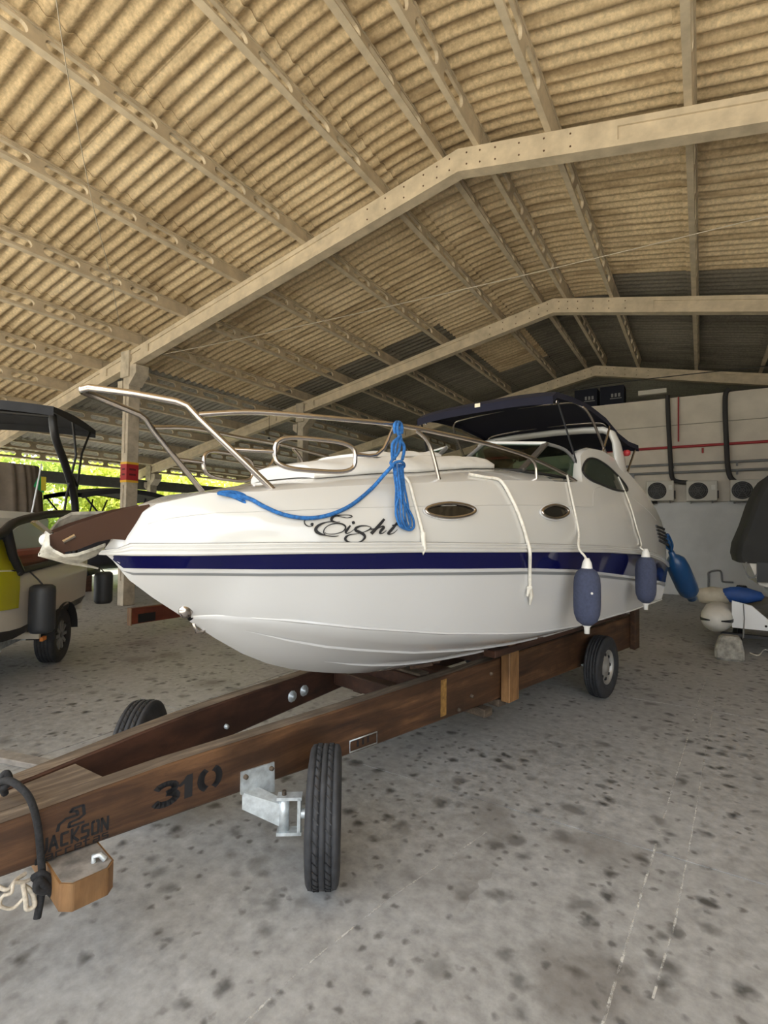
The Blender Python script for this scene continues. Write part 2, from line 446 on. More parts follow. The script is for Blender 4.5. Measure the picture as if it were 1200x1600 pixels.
# columns
def column(X, Y, h, band, label):
    t = empty('column', (X, Y, 0)); tag(t, label, 'column', kind='structure')
    g = MB(); w, d2 = .125, .10
    g.box((-d2, -w, 0), (d2, w, h)); g.build('shaft', CONC2, t, bevel=.012)
    g = MB()
    g.prism([(.10, -.14, h-.02), (.34, -.14, h-.02), (.34, -.14, h-.2), (.115, -.14, h-.42)], (0, .28, 0))
    g.prism([(-.10, -.14, h-.30), (-.26, -.14, h-.30), (-.26, -.14, h-.46), (-.115, -.14, h-.56)], (0, .28, 0))
    g.box((-.14, -.17, h-.25), (.14, -.10, h+.28)); g.box((-.14, .10, h-.25), (.14, .17, h+.28))
    g.build('corbel', CONC2, t, bevel=.01)
    if band:
        z0, z1 = band
        MB().box((-d2-.004, -w-.004, z0), (d2+.004, w+.004, z1)).build('painted_band', REDP, t)
        for z in (z0-.045, z1): MB().box((-d2-.004, -w-.004, z), (d2+.004, w+.004, z+.045)).build('yellow_band', YELP, t)
        # fire extinguisher sign marks stencilled on the band
        g = MB()
        for zc in (.35, .68):
            zz = z0+(z1-z0)*zc
            g.box((-.05, -w-.0055, zz-.018), (.05, -w-.0045, zz+.018)); g.box((d2+.0045, -.07, zz-.018), (d2+.0055, .07, zz+.018))
        g.build('band_marking', M('dark_red', (.10,.008,.010), .6), t)
        g = MB().box((-.018, -w-.016, .5), (.018, -w, z0-.1)); g.box((-.018, -w-.016, z1+.35), (.018, -w, h-.6)); g.box((-.03, -w-.02, z1+.22), (.03, -w, z1+.4)); g.build('conduit', CONC2, t)
    return t
column(-9.84, 6.2, ztop(7.0)-.28, (2.50, 2.82), 'concrete column with red and yellow painted band left of the bow')
column(-9.62, 11.25, ztop(7.0)-.28, None, 'bare concrete column seen above the bow rail loops')
column(-9.62, 16.45, ztop(7.0)-.28, None, 'concrete column deepest in the shed behind the foredeck')
c_ = column(-16.5, 11.25, ztop(13.8)-.28, None, 'short eave column with white and red bands by the trees')
MB().box((-.104, -.129, 1.95), (.104, .129, 2.35)).build('painted_band', M('white_paint', (.8,.8,.78), .6), c_)
MB().box((-.104, -.129, 1.55), (.104, .129, 1.95)).build('painted_band', REDP, c_)
column(-16.5, 16.45, ztop(13.8)-.28, None, 'eave column standing furthest along the open left side')
column(-16.5, 6.2, ztop(13.8)-.28, None, 'eave column nearest the camera on the open left side')
g = MB().box((-17.0, 1, 2.86), (-16.75, 24, 3.20)); o = g.build('eave_beam', M('dark_beam', (.10,.10,.095), .8, var=.2)); tag(o, 'long dark eave beam along the open left side', 'beam', kind='structure')

# back room wall, built of cast courses
wb = empty('wall_back', (0, 15.2, 0)); tag(wb, kind='structure')
WALLU = M('warm_lit_block_wall', (.66,.60,.51), .8, var=.12, vscale=1.6, bump=.15)  # warm bounce light on the upper courses put into their colour
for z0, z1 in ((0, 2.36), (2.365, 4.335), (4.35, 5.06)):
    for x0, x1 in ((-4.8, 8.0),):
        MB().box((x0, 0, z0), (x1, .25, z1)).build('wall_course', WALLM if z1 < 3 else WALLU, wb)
MB().box((-4.8, .05, 4.30), (8.0, .2, 4.36)).build('course_joint', GREYP, wb)
MB().box((-4.8, .25, 4.9), (8.0, 2.6, 5.06)).build('room_roof_slab', WALLM, wb)
MB().box((-4.8, .25, 0), (-4.6, 2.6, 4.9)).build('room_side_wall', WALLM, wb)
wr = MB().box((8.0, -1.2, 0), (8.2, 24, 4.6)).build('wall_right', M('wall_side', (.28,.26,.22), .85, var=.1)); tag(wr, kind='structure')
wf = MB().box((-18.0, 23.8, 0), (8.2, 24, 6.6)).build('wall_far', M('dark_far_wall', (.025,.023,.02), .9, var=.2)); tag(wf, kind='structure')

# ================================================================ THE CABIN CRUISER
AA = math.radians(11.3)
dv = np.array([math.sin(AA), math.cos(AA), 0]); nv = np.array([math.cos(AA), -math.sin(AA), 0])
BC, S0 = -2.3, 0.8
def W(v, u, z): return dv*(u+S0)+nv*(v+BC)+np.array([0, 0, z])     # boat (port, aft, up) to world
BORG = W(0, 0, 0)
def BL(p): p = np.asarray(p); return (p@nv-BC, p@dv-S0, p[2])
def onv(x, y, v): return np.array(BL(at(x, y, nv, v+BC)))
def onu(x, y, u): return np.array(BL(at(x, y, dv, u+S0)))
I = lambda t: (lambda u: float(np.interp(u, t[0], t[1])))
hb = I(([-.012,0,.03,.08,.25,.5,.75,1,1.5,2,2.5,3,4,4.5,4.8,5.1], [0,.03,.07,.12,.26,.42,.54,.63,.76,.84,.89,.91,.91,.89,.86,.82]))
rz = I(([0,.24,.58,1.19,1.88,2.6,3.15,3.9,4.3,4.7,5.1], [1.478,1.48,1.487,1.487,1.475,1.46,1.442,1.407,1.366,1.31,1.24]))
sz = I(([0,.24,.7,1.19,2.06,2.65,3.28,3.9,4.3,5.1], [1.42,1.419,1.412,1.401,1.373,1.339,1.279,1.215,1.17,1.08]))
kz = I(([-.012,.01,.085,.196,.346,.51,.653,.768,.933,1.16,1.469,1.83,2.5,5.1], [1.484,1.468,1.37,1.279,1.171,1.05,.958,.896,.832,.767,.70,.66,.635,.62]))
cz = I(([.33,.38,.436,.71,.99,1.53,2.07,2.36,2.88,4.28,5.1], [1.183,1.19,1.195,1.162,1.111,1.029,.967,.94,.919,.905,.90]))
cv = I(([.33,.5,.75,1,1.5,2,2.5,3,4,5.1], [0,.2,.37,.48,.62,.71,.76,.79,.8,.76]))
ev = I(([-.012,.08,.15,.32,.5,.85,1.16,1.39,1.95,2.33,2.9,3.2,3.4,3.85,4.5,5.1], [0,.035,.09,.22,.33,.436,.53,.59,.69,.733,.766,.755,.74,.72,.72,.72]))
ez = I(([-.012,.078,.152,.32,.5,.85,1.16,1.39,1.95,2.33,2.9,3.02,3.06,3.12,3.2,3.35,3.6,3.85,4.09,4.36,4.74,4.92,5.05,5.1], [1.50,1.623,1.69,1.743,1.756,1.798,1.827,1.847,1.899,1.922,1.95,1.965,2.06,2.17,2.22,2.26,2.27,2.235,2.15,2.05,1.86,1.68,1.48,1.30]))
def low(u):
    return (0, kz(u)) if u <= .33 else (cv(u), cz(u))
def side(u, t, off=0):
    lv, lz = low(u); rv_, rz_ = hb(u), rz(u)
    z = lz+(rz_-lz)*t; v = lv+(rv_-lv)*(t**.85)
    return (v+off, u, z)
RH = .048     # rub rail height
evn = I(([-.012,.08,.15,.32,.5,.85,1.16,1.39,1.95,2.33,2.9,3.2,3.6,4.4,5.1], [0,.035,.09,.22,.33,.436,.53,.59,.69,.733,.766,.785,.80,.79,.75]))
ezn = I(([-.012,.078,.152,.32,.5,.85,1.16,1.39,1.95,2.33,2.9,3.02,3.6,4.2,4.74,5.1], [1.50,1.623,1.69,1.743,1.756,1.798,1.827,1.847,1.899,1.922,1.95,1.955,1.96,1.95,1.92,1.85]))
def vtop(u, z):
    v0, z0 = hb(u)-.012, rz(u)+RH*min(1, max(.05, u/.05)); v1, z1 = evn(u), ezn(u)
    tt = (z-z0)/max(1e-4, z1-z0)
    if tt <= 1:
        tt = max(0, tt); return v0+(v1-v0)*tt+.035*math.sin(math.pi*tt)*min(1, max(0, u/.6))
    return v1-.30*(z-z1)*min(1, max(0, (u-2.5)/.4))
def top(u, t, off=0):
    v0, z0 = hb(u)-.012, rz(u)+RH*min(1, max(.05, u/.05)); v1, z1 = ev(u), ez(u)
    z = z0+(z1-z0)*t
    return (vtop(u, z)+off, u, z)
def topz(u, z, off=0):
    z0, z1 = rz(u)+RH, ez(u); return top(u, (z-z0)/(z1-z0), off)
def tophit(x, y, off=0.004):
    v = hb(1.0)
    for _ in range(40):
        p = onv(x, y, v); tv = topz(min(5, max(.1, p[1])), p[2], off)[0]; v = v*.5+tv*.5
    return onv(x, y, v)
def sidehit(x, y, off=0.004):
    v = hb(1.0)
    for _ in range(40):
        p = onv(x, y, v); u = min(5, max(.1, p[1])); lv, lz = low(u); t = max(0, min(1, (p[2]-lz)/(rz(u)-lz))); v = v*.5+side(u, t, off)[0]*.5
    return onv(x, y, v)
US = sorted(set(list(np.linspace(-.012, .5, 16))+list(np.linspace(.5, 2.9, 17))+[2.98,3.02,3.04,3.06,3.09,3.12,3.16,3.2,3.27,3.35,3.47,3.6,3.72,3.85]+list(np.linspace(3.95, 5.1, 12))))
def mir(p): return (-p[0], p[1], p[2])
boat = empty('cabin_cruiser', tuple(BORG), -AA)
tag(boat, 'white cabin cruiser with navy stripe and open navy bimini on timber trailer', 'boat')

g = MB()
for sgn in (1, -1):
    f = (lambda p: p) if sgn > 0 else mir
    g.loft([[f(side(u, t)) for t in np.linspace(0, 1, 9)] for u in US], closed=False)
    UB = [u for u in US if u >= .33]
    g.loft([[f((0, u, kz(u)))]+[f((cv(u)*k, u, kz(u)+(cz(u)-.012-kz(u))*k**1.15)) for k in (.2,.4,.6,.8,.97)]+[f((cv(u), u, cz(u)))] for u in UB], closed=False)
u = 5.1
tr = [side(u, t) for t in np.linspace(0, 1, 9)]
bot = [(0, u, kz(u))]+[(cv(u)*k, u, kz(u)+(cz(u)-kz(u))*k) for k in (.5, 1)]
poly = bot[:-1]+tr; g.add(poly+[(0, u, rz(u))], [tuple(range(len(poly)+1))]); g.add([mir(p) for p in poly]+[(0, u, rz(u))], [tuple(range(len(poly)+1))])
g.build('hull', GEL, boat)
# running strakes
for k, u0, u1 in ((.66, .56, 4.9), (.33, 1.05, 4.9)):
    for sgn in (1, -1):
        rings = []
        for u in np.linspace(u0, u1, 24):
            v = cv(u)*k; z = kz(u)+(cz(u)-.012-kz(u))*k**1.15
            w_ = .022*min(1, (u-u0)/.25+.05)
            rings.append([(sgn*(v-w_), u, z-.4*w_), (sgn*(v+.002), u, z-.45*w_), (sgn*(v+.006), u, z+.002), (sgn*(v-w_), u, z-.004)])
        MB().loft(rings, True, True, False).build('running_strake', GEL, boat)
# chine lip
for sgn in (1, -1):
    rings = []
    for u in np.linspace(.36, 5.09, 50):
        v, z = cv(u), cz(u); a = min(1, max(0, (u-.45)/.5))
        rings.append([(sgn*(v-.012), u, z-.010), (sgn*(v+.010*a), u, z-.003), (sgn*(v+.008*a), u, z+.006), (sgn*(v-.012), u, z+.010)])
    MB().loft(rings, True, True, False).build('chine', GEL, boat)
# navy band and grey pinstripe, moulded just proud of the topsides
def band(name, za, zb, mat, u0, off):
    for sgn in (1, -1):
        f = (lambda p: p) if sgn > 0 else mir
        rings = []
        for u in [u0]+[x for x in US if x > u0+.004]:
            lv, lz = low(u); r_ = rz(u)
            a, b = max(za(u), lz+.0005), max(zb(u), lz+.001)
            rings.append([f(side(u, min(1, (a+(b-a)*k-lz)/(r_-lz)), off)) for k in (0, .25, .5, .75, 1)])
        MB().loft(rings, False).build(name, mat, boat)
band('navy_band', lambda u: sz(u), lambda u: rz(u)-.002, NAVY, .012, .0035)
band('pinstripe', lambda u: sz(u)-.030-.01*min(1, u/3), lambda u: sz(u)-.020, GREYL, .05, .003)
# rub rail with ribs
for sgn in (1, -1):
    rings = []
    for u in US:
        v, z = hb(u), rz(u); e = .012*min(1, (u+.012)/.05+.3)
        hh = RH*min(1, max(.35, (u+.012)/.06))
        prf = [(-.02, -.004), (e, -.004), (e*1.5, .004), (e*1.5, .012), (e*.8, .0155), (e*.8, .0185), (e*1.3, .022), (e*1.3, .030), (e*.5, .0335), (e*.5, .0365), (e*.9, .040), (e*.7, .048), (-.03, .050)]
        rings.append([(sgn*max(0, v+a), u-(.02 if u < 0 else 0)*(1 if a > 0 else 0), z+b*hh/.05) for a, b in prf])
    MB().loft(rings, True, True).build('rub_rail', GELC, boat)
# topsides above the rail and quarter coamings
g = MB()
for sgn in (1, -1):
    f = (lambda p: p) if sgn > 0 else mir
    g.loft([[f(top(u, t)) for t in np.linspace(0, 1, 11)] for u in US], closed=False)
    # rolled top edge and inner coaming wall
    UC = [u for u in US if u >= 2.6]
    g.loft([[f(top(u, 1)), f((top(u, 1)[0]-.03, u, ez(u)+.012)), f((top(u, 1)[0]-.07, u, ez(u)+.005)), f((top(u, 1)[0]-.09, u, ez(u)-.05)), f((top(u, 1)[0]-.11, u, 1.28))] for u in UC], closed=False)
    a, b = top(5.1, 0), top(5.1, 1)
camb = I(([0,.3,.8,1.2,2.4,2.6], [0,.004,.05,.09,.115,.115]))
def deck(u, k):  # k 0 centre, 1 edge
    return (ev(u)*k, u, ez(u)+camb(u)*(1-abs(k)**4))
ks = [-1,-.985,-.95,-.88,-.78,-.62,-.42,-.2,0,.2,.42,.62,.78,.88,.95,.985,1]
g.loft([[deck(u, k) for k in ks] for u in US if u <= 2.66], closed=False)
ku = [u for u in US if u <= 2.66][-1]
g.add([deck(ku, k) for k in ks]+[(.6, ku, 1.28), (-.6, ku, 1.28)], [tuple(range(len(ks)+2))])
g.add([(-.75, ku, 1.28), (.75, ku, 1.28), (.7, 5.1, 1.28), (-.7, 5.1, 1.28)], [(0,1,2,3)])
g.add([(-.8, 5.1, 1.24), (.8, 5.1, 1.24), (.72, 5.1, 1.40), (-.72, 5.1, 1.40)], [(0,1,2,3)])
g.build('deck', GELC, boat)
# thin moulded crease along the topsides
for sgn in (1, -1):
    pts = [top(u, .60, .001) for u in np.linspace(.12, 4.6, 60)]
    MB().tube([(sgn*a, b, c) for a, b, c in pts], .0018, 5).build('topside_crease', GELC, boat)
MB().box((-.72, 4.98, 1.0), (.72, 5.42, 1.06)).build('swim_platform', GELC, boat, bevel=.02)

# port lights
def ellipse_on(cx, cy, rx, ry, off, n=36, pw=1.0):
    out = []
    for k in range(n):
        t = 2*math.pi*k/n; c, s = math.cos(t), math.sin(t)
        out.append(tophit(cx+rx*math.copysign(abs(c)**pw, c), cy+ry*s*(1-.12*abs(c)), off))
    return out
for (cx, cy, rx, ry) in ((704, 797.5, 39, 12), (868, 799.5, 21, 11)):
    t = None
    rim0 = ellipse_on(cx, cy, rx+4.5, ry+4, .003); rim1 = ellipse_on(cx, cy, rx+2.5, ry+2, .012); 
    for sgn in (1, -1):
        f = (lambda L: L) if sgn > 0 else (lambda L: [mir(p) for p in L])
        o = MB().loft([f(rim0), f(rim1), f(ellipse_on(cx, cy, rx+.5, ry+.5, .004))], True).build('port_surround', GEL, boat)
        g = MB().tube(f(ellipse_on(cx, cy, rx-.5, ry-.5, .010)), .010, 8, closed=True); g.build('port_frame', STEEL, boat)
        gl = f(ellipse_on(cx, cy, rx-1, ry-1, .004)); g = MB(); g.add(gl, [tuple(range(len(gl)))]); g.build('port_glass', DGLASS, boat)
# quarter windows in the coamings
wpx = catmull([(911,737), (913,725), (920,717), (931,717.5), (945,725), (960,738), (973,752), (980,763), (978,767), (962,765.5), (940,757), (922,749)], 4, True)
wp = [tophit(p[0], p[1], .006) for p in wpx]
WGL = M('green_window_glass', (.022,.032,.025), .06, spec=.5)
for sgn in (1, -1):
    L = wp if sgn > 0 else [mir(p) for p in wp]
    cx_, cy_ = np.mean(wpx, axis=0)
    rr_ = [[tophit(cx_+(p[0]-cx_)*q, cy_+(p[1]-cy_)*q, .007) for p in wpx] for q in (.02, .35, .7, 1)]
    if sgn < 0: rr_ = [[mir(p) for p in r_] for r_ in rr_]
    MB().loft(rr_, True, False).build('quarter_window', WGL, boat)
    MB().tube(L, .009, 7, closed=True).build('window_gasket', BLACK, boat)
# air vents on the quarter
for i in range(5):
    for sgn in (1, -1):
        a, b = tophit(1025+1.2*i, 822+5.6*i, .004), tophit(1038+1.6*i, 827+6.2*i, .004)
        if sgn < 0: a, b = mir(a), mir(b)
        MB().bar(a, b, .02, .012, (1, 0, 0)).build('vent_slot', BLACK, boat)
# bow eye and hawse fitting
p = onv(317, 976, .0); MB().tube([(0, p[1]-.02, p[2]+.05), (0, p[1]-.045, p[2]+.01), (0, p[1]-.03, p[2]-.03), (0, p[1], p[2]-.035), (0, p[1]+.03, p[2]+.0)], .009, 8).build('bow_eye', STEEL, boat)
p = sidehit(291, 954, 0); MB().sphere(p, (.022, .035, .035), 14, 10).build('bow_fitting', STEEL, boat)

# windshield: two fixed front panes, folded-open centre, side panes
ws = empty('windshield', parent=boat)
def pane(pts, thick=.006):
    g = MB(); c = np.mean(pts, axis=0); nn = np.cross(np.subtract(pts[1], pts[0]), np.subtract(pts[-1], pts[0])); nn = nn/np.linalg.norm(nn)*thick
    return g.prism([Vector(p) for p in pts], Vector(nn))
A_ = (.635, 2.70, 2.222); B_ = (.60, 2.40, 2.005); Cc = (.18, 2.62, 2.262); Dd = (.16, 2.26, 2.035)
Er = (.685, 3.12, 2.11); Em = (.67, 2.95, 2.20); Eb = (.70, 3.08, 1.99)
for sgn in (1, -1):
    s = (lambda p: p) if sgn > 0 else mir
    pane([s(A_), s(B_), s(Dd), s(Cc)]).build('front_pane', GLASS, ws)
    pane([s(A_), s(Em), s(Er), s(Eb), s(B_)]).build('side_pane', GLASS, ws)
    MB().tube([s(Cc), s(A_)], .016, 8).build('top_frame', GELC, ws)
    MB().tube([s(p) for p in catmull([A_, Em, Er], 5)], .013, 8).build('side_top_frame', GREYP, ws)
    MB().tube([s(Er), s(Eb)], .014, 8).build('rear_post', BLACK, ws)
    MB().bbar(s(A_), s(B_), .05, .022, .005).build('corner_post', M('bronze_frame', (.10,.09,.08), .35, .4), ws)
    MB().bbar(s(Cc), s(Dd), .022, .03, .004).build('centre_post', GREYP, ws)
    MB().tube([s(Dd), s(B_), s(Eb)], .011, 8).build('base_frame', BLACK, ws)

# bimini canopy
cez = I(([2.80,2.87,3.2,3.5,3.87,4.19,4.45,4.7], [2.585,2.63,2.65,2.645,2.60,2.51,2.465,2.46]))
def can(u, k, dz=0):
    hw = .64 if u < 4.2 else .64+.04*(u-4.2)
    return (hw*k, u, cez(u)+.030*(1-abs(k)**3.5)+dz)
kk = [-1,-.97,-.9,-.75,-.5,-.25,0,.25,.5,.75,.9,.97,1]
uu = [2.80,2.83,2.87,2.95,3.1,3.3,3.5,3.7,3.87,4.03,4.19,4.3,4.45,4.6,4.7]
g = MB()
for dz in (0, -.008): g.loft([[can(u, k, dz) for k in kk] for u in uu], False)
for sgn in (1, -1):
    g.loft([[can(u, sgn), (can(u, sgn)[0]*1.004, u, can(u, sgn)[2]-.045)] for u in uu], False)
g.loft([[can(2.80, k) for k in kk], [(p[0], p[1]+.005, p[2]-.06) for p in [can(2.80, k) for k in kk]]], False)
g.loft([[can(4.7, k) for k in kk], [(p[0], p[1]+.02, p[2]-.06) for p in [can(4.7, k) for k in kk]]], False)
cano = g.build('bimini_canopy', CANVAS, boat)
MB().box((-.03, 2.797, 2.60), (.02, 2.801, 2.63)).build('sewn_label', M('cream_label', (.75,.68,.5), .7), cano)
for (u, ul) in ((3.34, 3.72), (3.95, 3.60)):
    for sgn in (1, -1):
        c0 = can(u, sgn)
        MB().tube(catmull([(sgn*.70, ul, 2.24), (sgn*.67, ul+(u-ul)*.7, 2.24+(c0[2]-2.24)*.7), (sgn*.62, u, c0[2]-.03), (sgn*.5, u, c0[2]+.01), (0, u, c0[2]+.035)], 6), .011, 8).build('bimini_bow', STEEL, boat)
MB().tube(catmull([(.62,2.90,2.55), (.55,2.90,2.60), (0,2.90,2.615), (-.55,2.90,2.60), (-.62,2.90,2.55)], 6), .011, 8).build('bimini_bow', STEEL, boat)
for sgn in (1, -1):
    MB().bar((sgn*.645, 2.87, 2.56), (sgn*.70, 3.10, 2.10), .018, .006, (1, 0, 0)).build('bimini_strap', BLACKT, boat)
    MB().tube([(sgn*.65, 4.62, 2.40), (sgn*.70, 4.25, 2.15)], .010, 6).build('bimini_stay', STEEL, boat)
# radar arch
arch = []
sec = lambda c, ax, a, b: [(c[0]+ax[0]*a*math.cos(t)+0*b, c[1]+b*math.sin(t), c[2]+ax[2]*a*math.cos(t)) for t in np.linspace(0, 2*math.pi, 13)[:-1]]
path = [(.715, 4.02, 2.12), (.71, 4.0, 2.25), (.70, 3.95, 2.38), (.68, 3.90, 2.46), (.62, 3.87, 2.495), (.45, 3.86, 2.51), (.2, 3.86, 2.52), (0, 3.86, 2.52)]
path = path+[mir(p) for p in path[::-1][1:]]
rings = []
for i, p in enumerate(path):
    a = np.subtract(path[min(i+1, len(path)-1)], path[max(i-1, 0)]); a[1] = 0; a = a/np.linalg.norm(a); nr = (-a[2], 0, a[0])
    leg = min(1, max(0, (2.49-p[2])/.3))**1.3
    rings.append([(p[0]+nr[0]*.03*math.cos(t), p[1]+(.055+.085*leg)*math.sin(t), p[2]+nr[2]*.03*math.cos(t)) for t in np.linspace(0, 2*math.pi, 17)[:-1]])
MB().loft(rings, True, True).build('radar_arch', GELC, boat)
MB().lathe([(0,0), (.028,0), (.028,.03), (.02,.045), (0,.05)], (.735, 4.06, 2.30), (1,0,0), 14).build('navigation_light', REDP, boat)

# rails
hr = I(([0,.2,.6,1,1.5,2,2.5,3,4], [.08,.2,.33,.46,.57,.66,.71,.74,.75]))
rails = empty('bow_rail', parent=boat)
rt = .0125
railp = [(.206,.22,2.118), (.30,.505,2.115), (.42,.86,2.13), (.509,1.224,2.143), (.57,1.5,2.135), (.647,1.926,2.115), (.695,2.349,2.078), (.73,2.831,2.0), (.742,3.06,1.945), (.752,3.10,1.925)]
for sgn in (1, -1):
    s = (lambda p: p) if sgn > 0 else mir
    MB().tube([s(p) for p in [(0,-.11,2.145), (.04,-.10,2.146), (.12,.04,2.137), (.19,.185,2.122), (.21,.225,2.108), (.225,.27,2.06), (.315,.60,1.765)]], .015, 10).build('pulpit_tube', STEEL, rails)
    MB().tube([s(p) for p in catmull([(.226,.27,2.075)]+railp[1:], 5)], rt, 10).build('hand_rail', STEEL, rails)
    for (a, b, c) in (((.537,1.35,2.13), (.56,1.44,2.06), (.575,1.515,1.86)), ((.695,2.35,2.075), (.705,2.40,2.03), (.703,2.42,1.92))):
        MB().tube([s(p) for p in catmull([a, b, c], 6)], .011, 8).build('stanchion', STEEL, rails)
    MB().tube([s(p) for p in [(.505,1.21,2.138), (.492,1.146,2.01), (.482,1.10,1.972), (.47,1.06,1.965), (.452,.985,1.965)]], .010, 8).build('rail_brace', STEEL, rails)
    lp = []
    for k in range(32):
        t = 2*math.pi*(k+.5)/32; uu_ = .785+.195*math.copysign(abs(math.cos(t))**.55, math.cos(t)); zz_ = 1.945+.076*math.copysign(abs(math.sin(t))**.6, math.sin(t))
        lp.append(s((hr(uu_), uu_, zz_)))
    MB().tube(lp, .011, 8, closed=True).build('step_loop', STEEL, rails)
    MB().tube([s((.327,.59,1.945)), s((.262,.405,1.94))], .009, 8).build('rail_link', STEEL, rails)
# lettering on the topsides: calligraphic strokes traced as ribbons
def stroke(g, pts, off=.0065):
    P = catmull(pts, 7); L, R_ = [], []
    for i in range(len(P)):
        t = P[min(i+1, len(P)-1)][:2]-P[max(i-1, 0)][:2]; t = t/(np.linalg.norm(t)+1e-9); nrm = np.array([-t[1], t[0]]); w_ = max(.9, P[i][2]*1.2)/2
        L.append(tophit(*(P[i][:2]+nrm*w_), off)); R_.append(tophit(*(P[i][:2]-nrm*w_), off))
    g.loft([[a, b] for a, b in zip(L, R_)], False)
cr = lambda L: [(470+x/6.316, 790+y/6.316, w_/6.316) for x, y, w_ in L]
g = MB()
stroke(g, cr([(45,138,8), (36,160,9), (45,185,10), (70,202,8), (100,203,6), (120,194,14)]))
stroke(g, cr([(103,195,20), (112,187,30), (125,190,20)]))
stroke(g, cr([(300,98,7), (340,100,6), (400,112,6), (460,120,6), (505,110,8), (495,97,7), (450,92,6), (390,95,8), (330,105,18), (305,130,24), (310,152,18), (350,162,8), (388,160,5)]))
stroke(g, cr([(330,155,6), (250,165,10), (185,190,20), (150,225,26), (155,255,28), (190,278,22), (240,292,10), (300,303,8), (350,303,7), (375,297,5)]))
stroke(g, cr([(240,290,9), (226,262,10), (235,230,9), (270,198,8), (330,178,9), (395,178,12), (435,198,14), (440,225,12), (415,255,9), (360,275,7), (300,282,6), (250,275,5), (240,265,5)]))
stroke(g, cr([(490,195,14), (465,230,20), (445,258,22), (455,275,10), (490,262,6), (530,232,5)]))
stroke(g, cr([(505,172,22), (520,168,26), (533,163,18)]))
stroke(g, cr([(690,212,6), (650,200,8), (590,202,14), (545,222,22), (545,245,24), (580,262,24), (620,285,24), (632,315,20), (600,350,12), (545,368,7), (480,362,12), (442,338,20), (445,312,20), (480,290,10), (540,280,6), (600,268,5), (660,246,10), (690,225,12), (690,212,6)]))
stroke(g, cr([(690,235,14), (720,228,6)]))
stroke(g, cr([(825,132,20), (790,175,24), (740,230,26), (695,278,28)]))
stroke(g, cr([(730,250,8), (770,220,8), (808,205,14), (818,218,22), (790,250,22), (782,272,16), (810,272,8), (845,245,5)]))
stroke(g, cr([(955,162,14), (920,210,22), (880,255,24), (862,275,18), (880,282,10), (920,268,6), (955,235,5)]))
stroke(g, cr([(900,196,8), (935,190,12), (968,186,8)]))
g.build('name_lettering', STENCIL, boat)

# ---- anchor roller and anchor over the bow
def plate(px, v): return [onv(x, y, v) for x, y in px]
rl = [(77,836), (76,851), (95,863), (118,860), (150,847), (175,842), (205,845), (240,800), (232,788), (190,796), (160,805), (120,818)]
ro = empty('anchor_roller', parent=boat)
for v in (.055, -.06):
    L = [Vector((v, p[1], p[2])) for p in plate(rl, .055)]
    MB().prism(L, (.006, 0, 0)).build('roller_cheek', BROWNREFL, ro)
p = onv(78, 842, .0); MB().lathe([(0,-.045), (.026,-.045), (.016,0), (.026,.045), (0,.045)], (0, p[1]+.0, p[2]-.005), (1,0,0), 20).build('roller_wheel', VINYL, ro)
q = onv(103, 842, .062); MB().tube([(.06, q[1]-.01, q[2]-.012), (.06, q[1]+.03, q[2]+.012)], .010, 8).build('retaining_pin', STEEL, ro)
a, b = onv(55, 815, .02), onv(80, 834, .02)
for v in (-.02, .02): MB().bar((v, a[1], a[2]), (v, b[1], b[2]), .012, .035, (1,0,0)).build('bail', STEEL, ro)
anc = empty('anchor', tuple(BORG), -AA); tag(anc, 'galvanised plough anchor stowed in the bow roller', 'anchor')
def sheetloft(rows, name, th=.012):
    g = MB(); A = [[Vector(p) for p in r] for r in rows]; B = [[p+Vector((0, 0, -th)) for p in r] for r in A]
    g.loft(A, False); g.loft(B, False); g.loft([A[0], B[0]], False); g.loft([A[-1], B[-1]], False)
    g.loft([[r[0] for r in A], [r[0] for r in B]], False); g.loft([[r[-1] for r in A], [r[-1] for r in B]], False)
    return g.build(name, MUD, anc)
def P3(x, y, v): return tuple(onv(x, y, v))
sheetloft([[P3(79,826,-.08), P3(80,828,-.12)], [P3(92,810,-.09), P3(95,829,-.14)], [P3(112,800,-.10), P3(115,824,-.15)], [P3(145,799,-.10), P3(140,818,-.15)], [P3(185,798,-.10), P3(170,806,-.13)]], 'far_fluke')
sheetloft([[P3(72,832,.03), P3(77,834,.06)], [P3(66,852,.06), P3(78,853,.09)], [P3(61,864,.06), P3(84,858,.11)], [P3(84,870,.06), P3(100,866,.12)], [P3(122,876,.08), P3(120,864,.13)], [P3(150,864,.11), P3(145,856,.14)], [P3(165,849,.11), P3(163,849,.13)]], 'near_fluke')
MB().tube([P3(62,865,.05), P3(105,877,.04), P3(153,888,.03)], [.012, .012, .004], 6).build('fluke_tip', MUD, anc)
MB().bbar(P3(88,846,0), P3(215,806,0), .03, .05, .006).build('shank', MUD, anc)

# ---- sun pad on the foredeck
pad = empty('sun_pad', tuple(BORG), -AA); tag(pad, 'white padded sun cushion spread over the foredeck', 'cushion')
def padmesh(u0, u1, hw, th, nm, zoff):
    g = MB(); rings = []
    uu = np.linspace(u0, u1, 26)
    for i, u in enumerate(uu):
        w_ = min(hw, ev(u)-.13); e = .92 if i in (0, 25) else 1
        lump = 1+.10*math.sin(u*23)+.08*math.sin(u*41)
        up = [(w_*k*e, u, deck(u, w_*k/ev(u))[2]+zoff+th*lump*(1-abs(k)**8*.6)*e) for k in np.linspace(-1, 1, 17)]
        dn = [(w_*k*e, u, deck(u, w_*k/ev(u))[2]+zoff+.004) for k in np.linspace(1, -1, 17)]
        rings.append(up+dn)
    return g.loft(rings, True, True).build(nm, VINYL, pad)
padmesh(.86, 2.33, .47, .075, 'cushion', 0)
padmesh(1.30, 1.98, .26, .04, 'head_rest', .072)

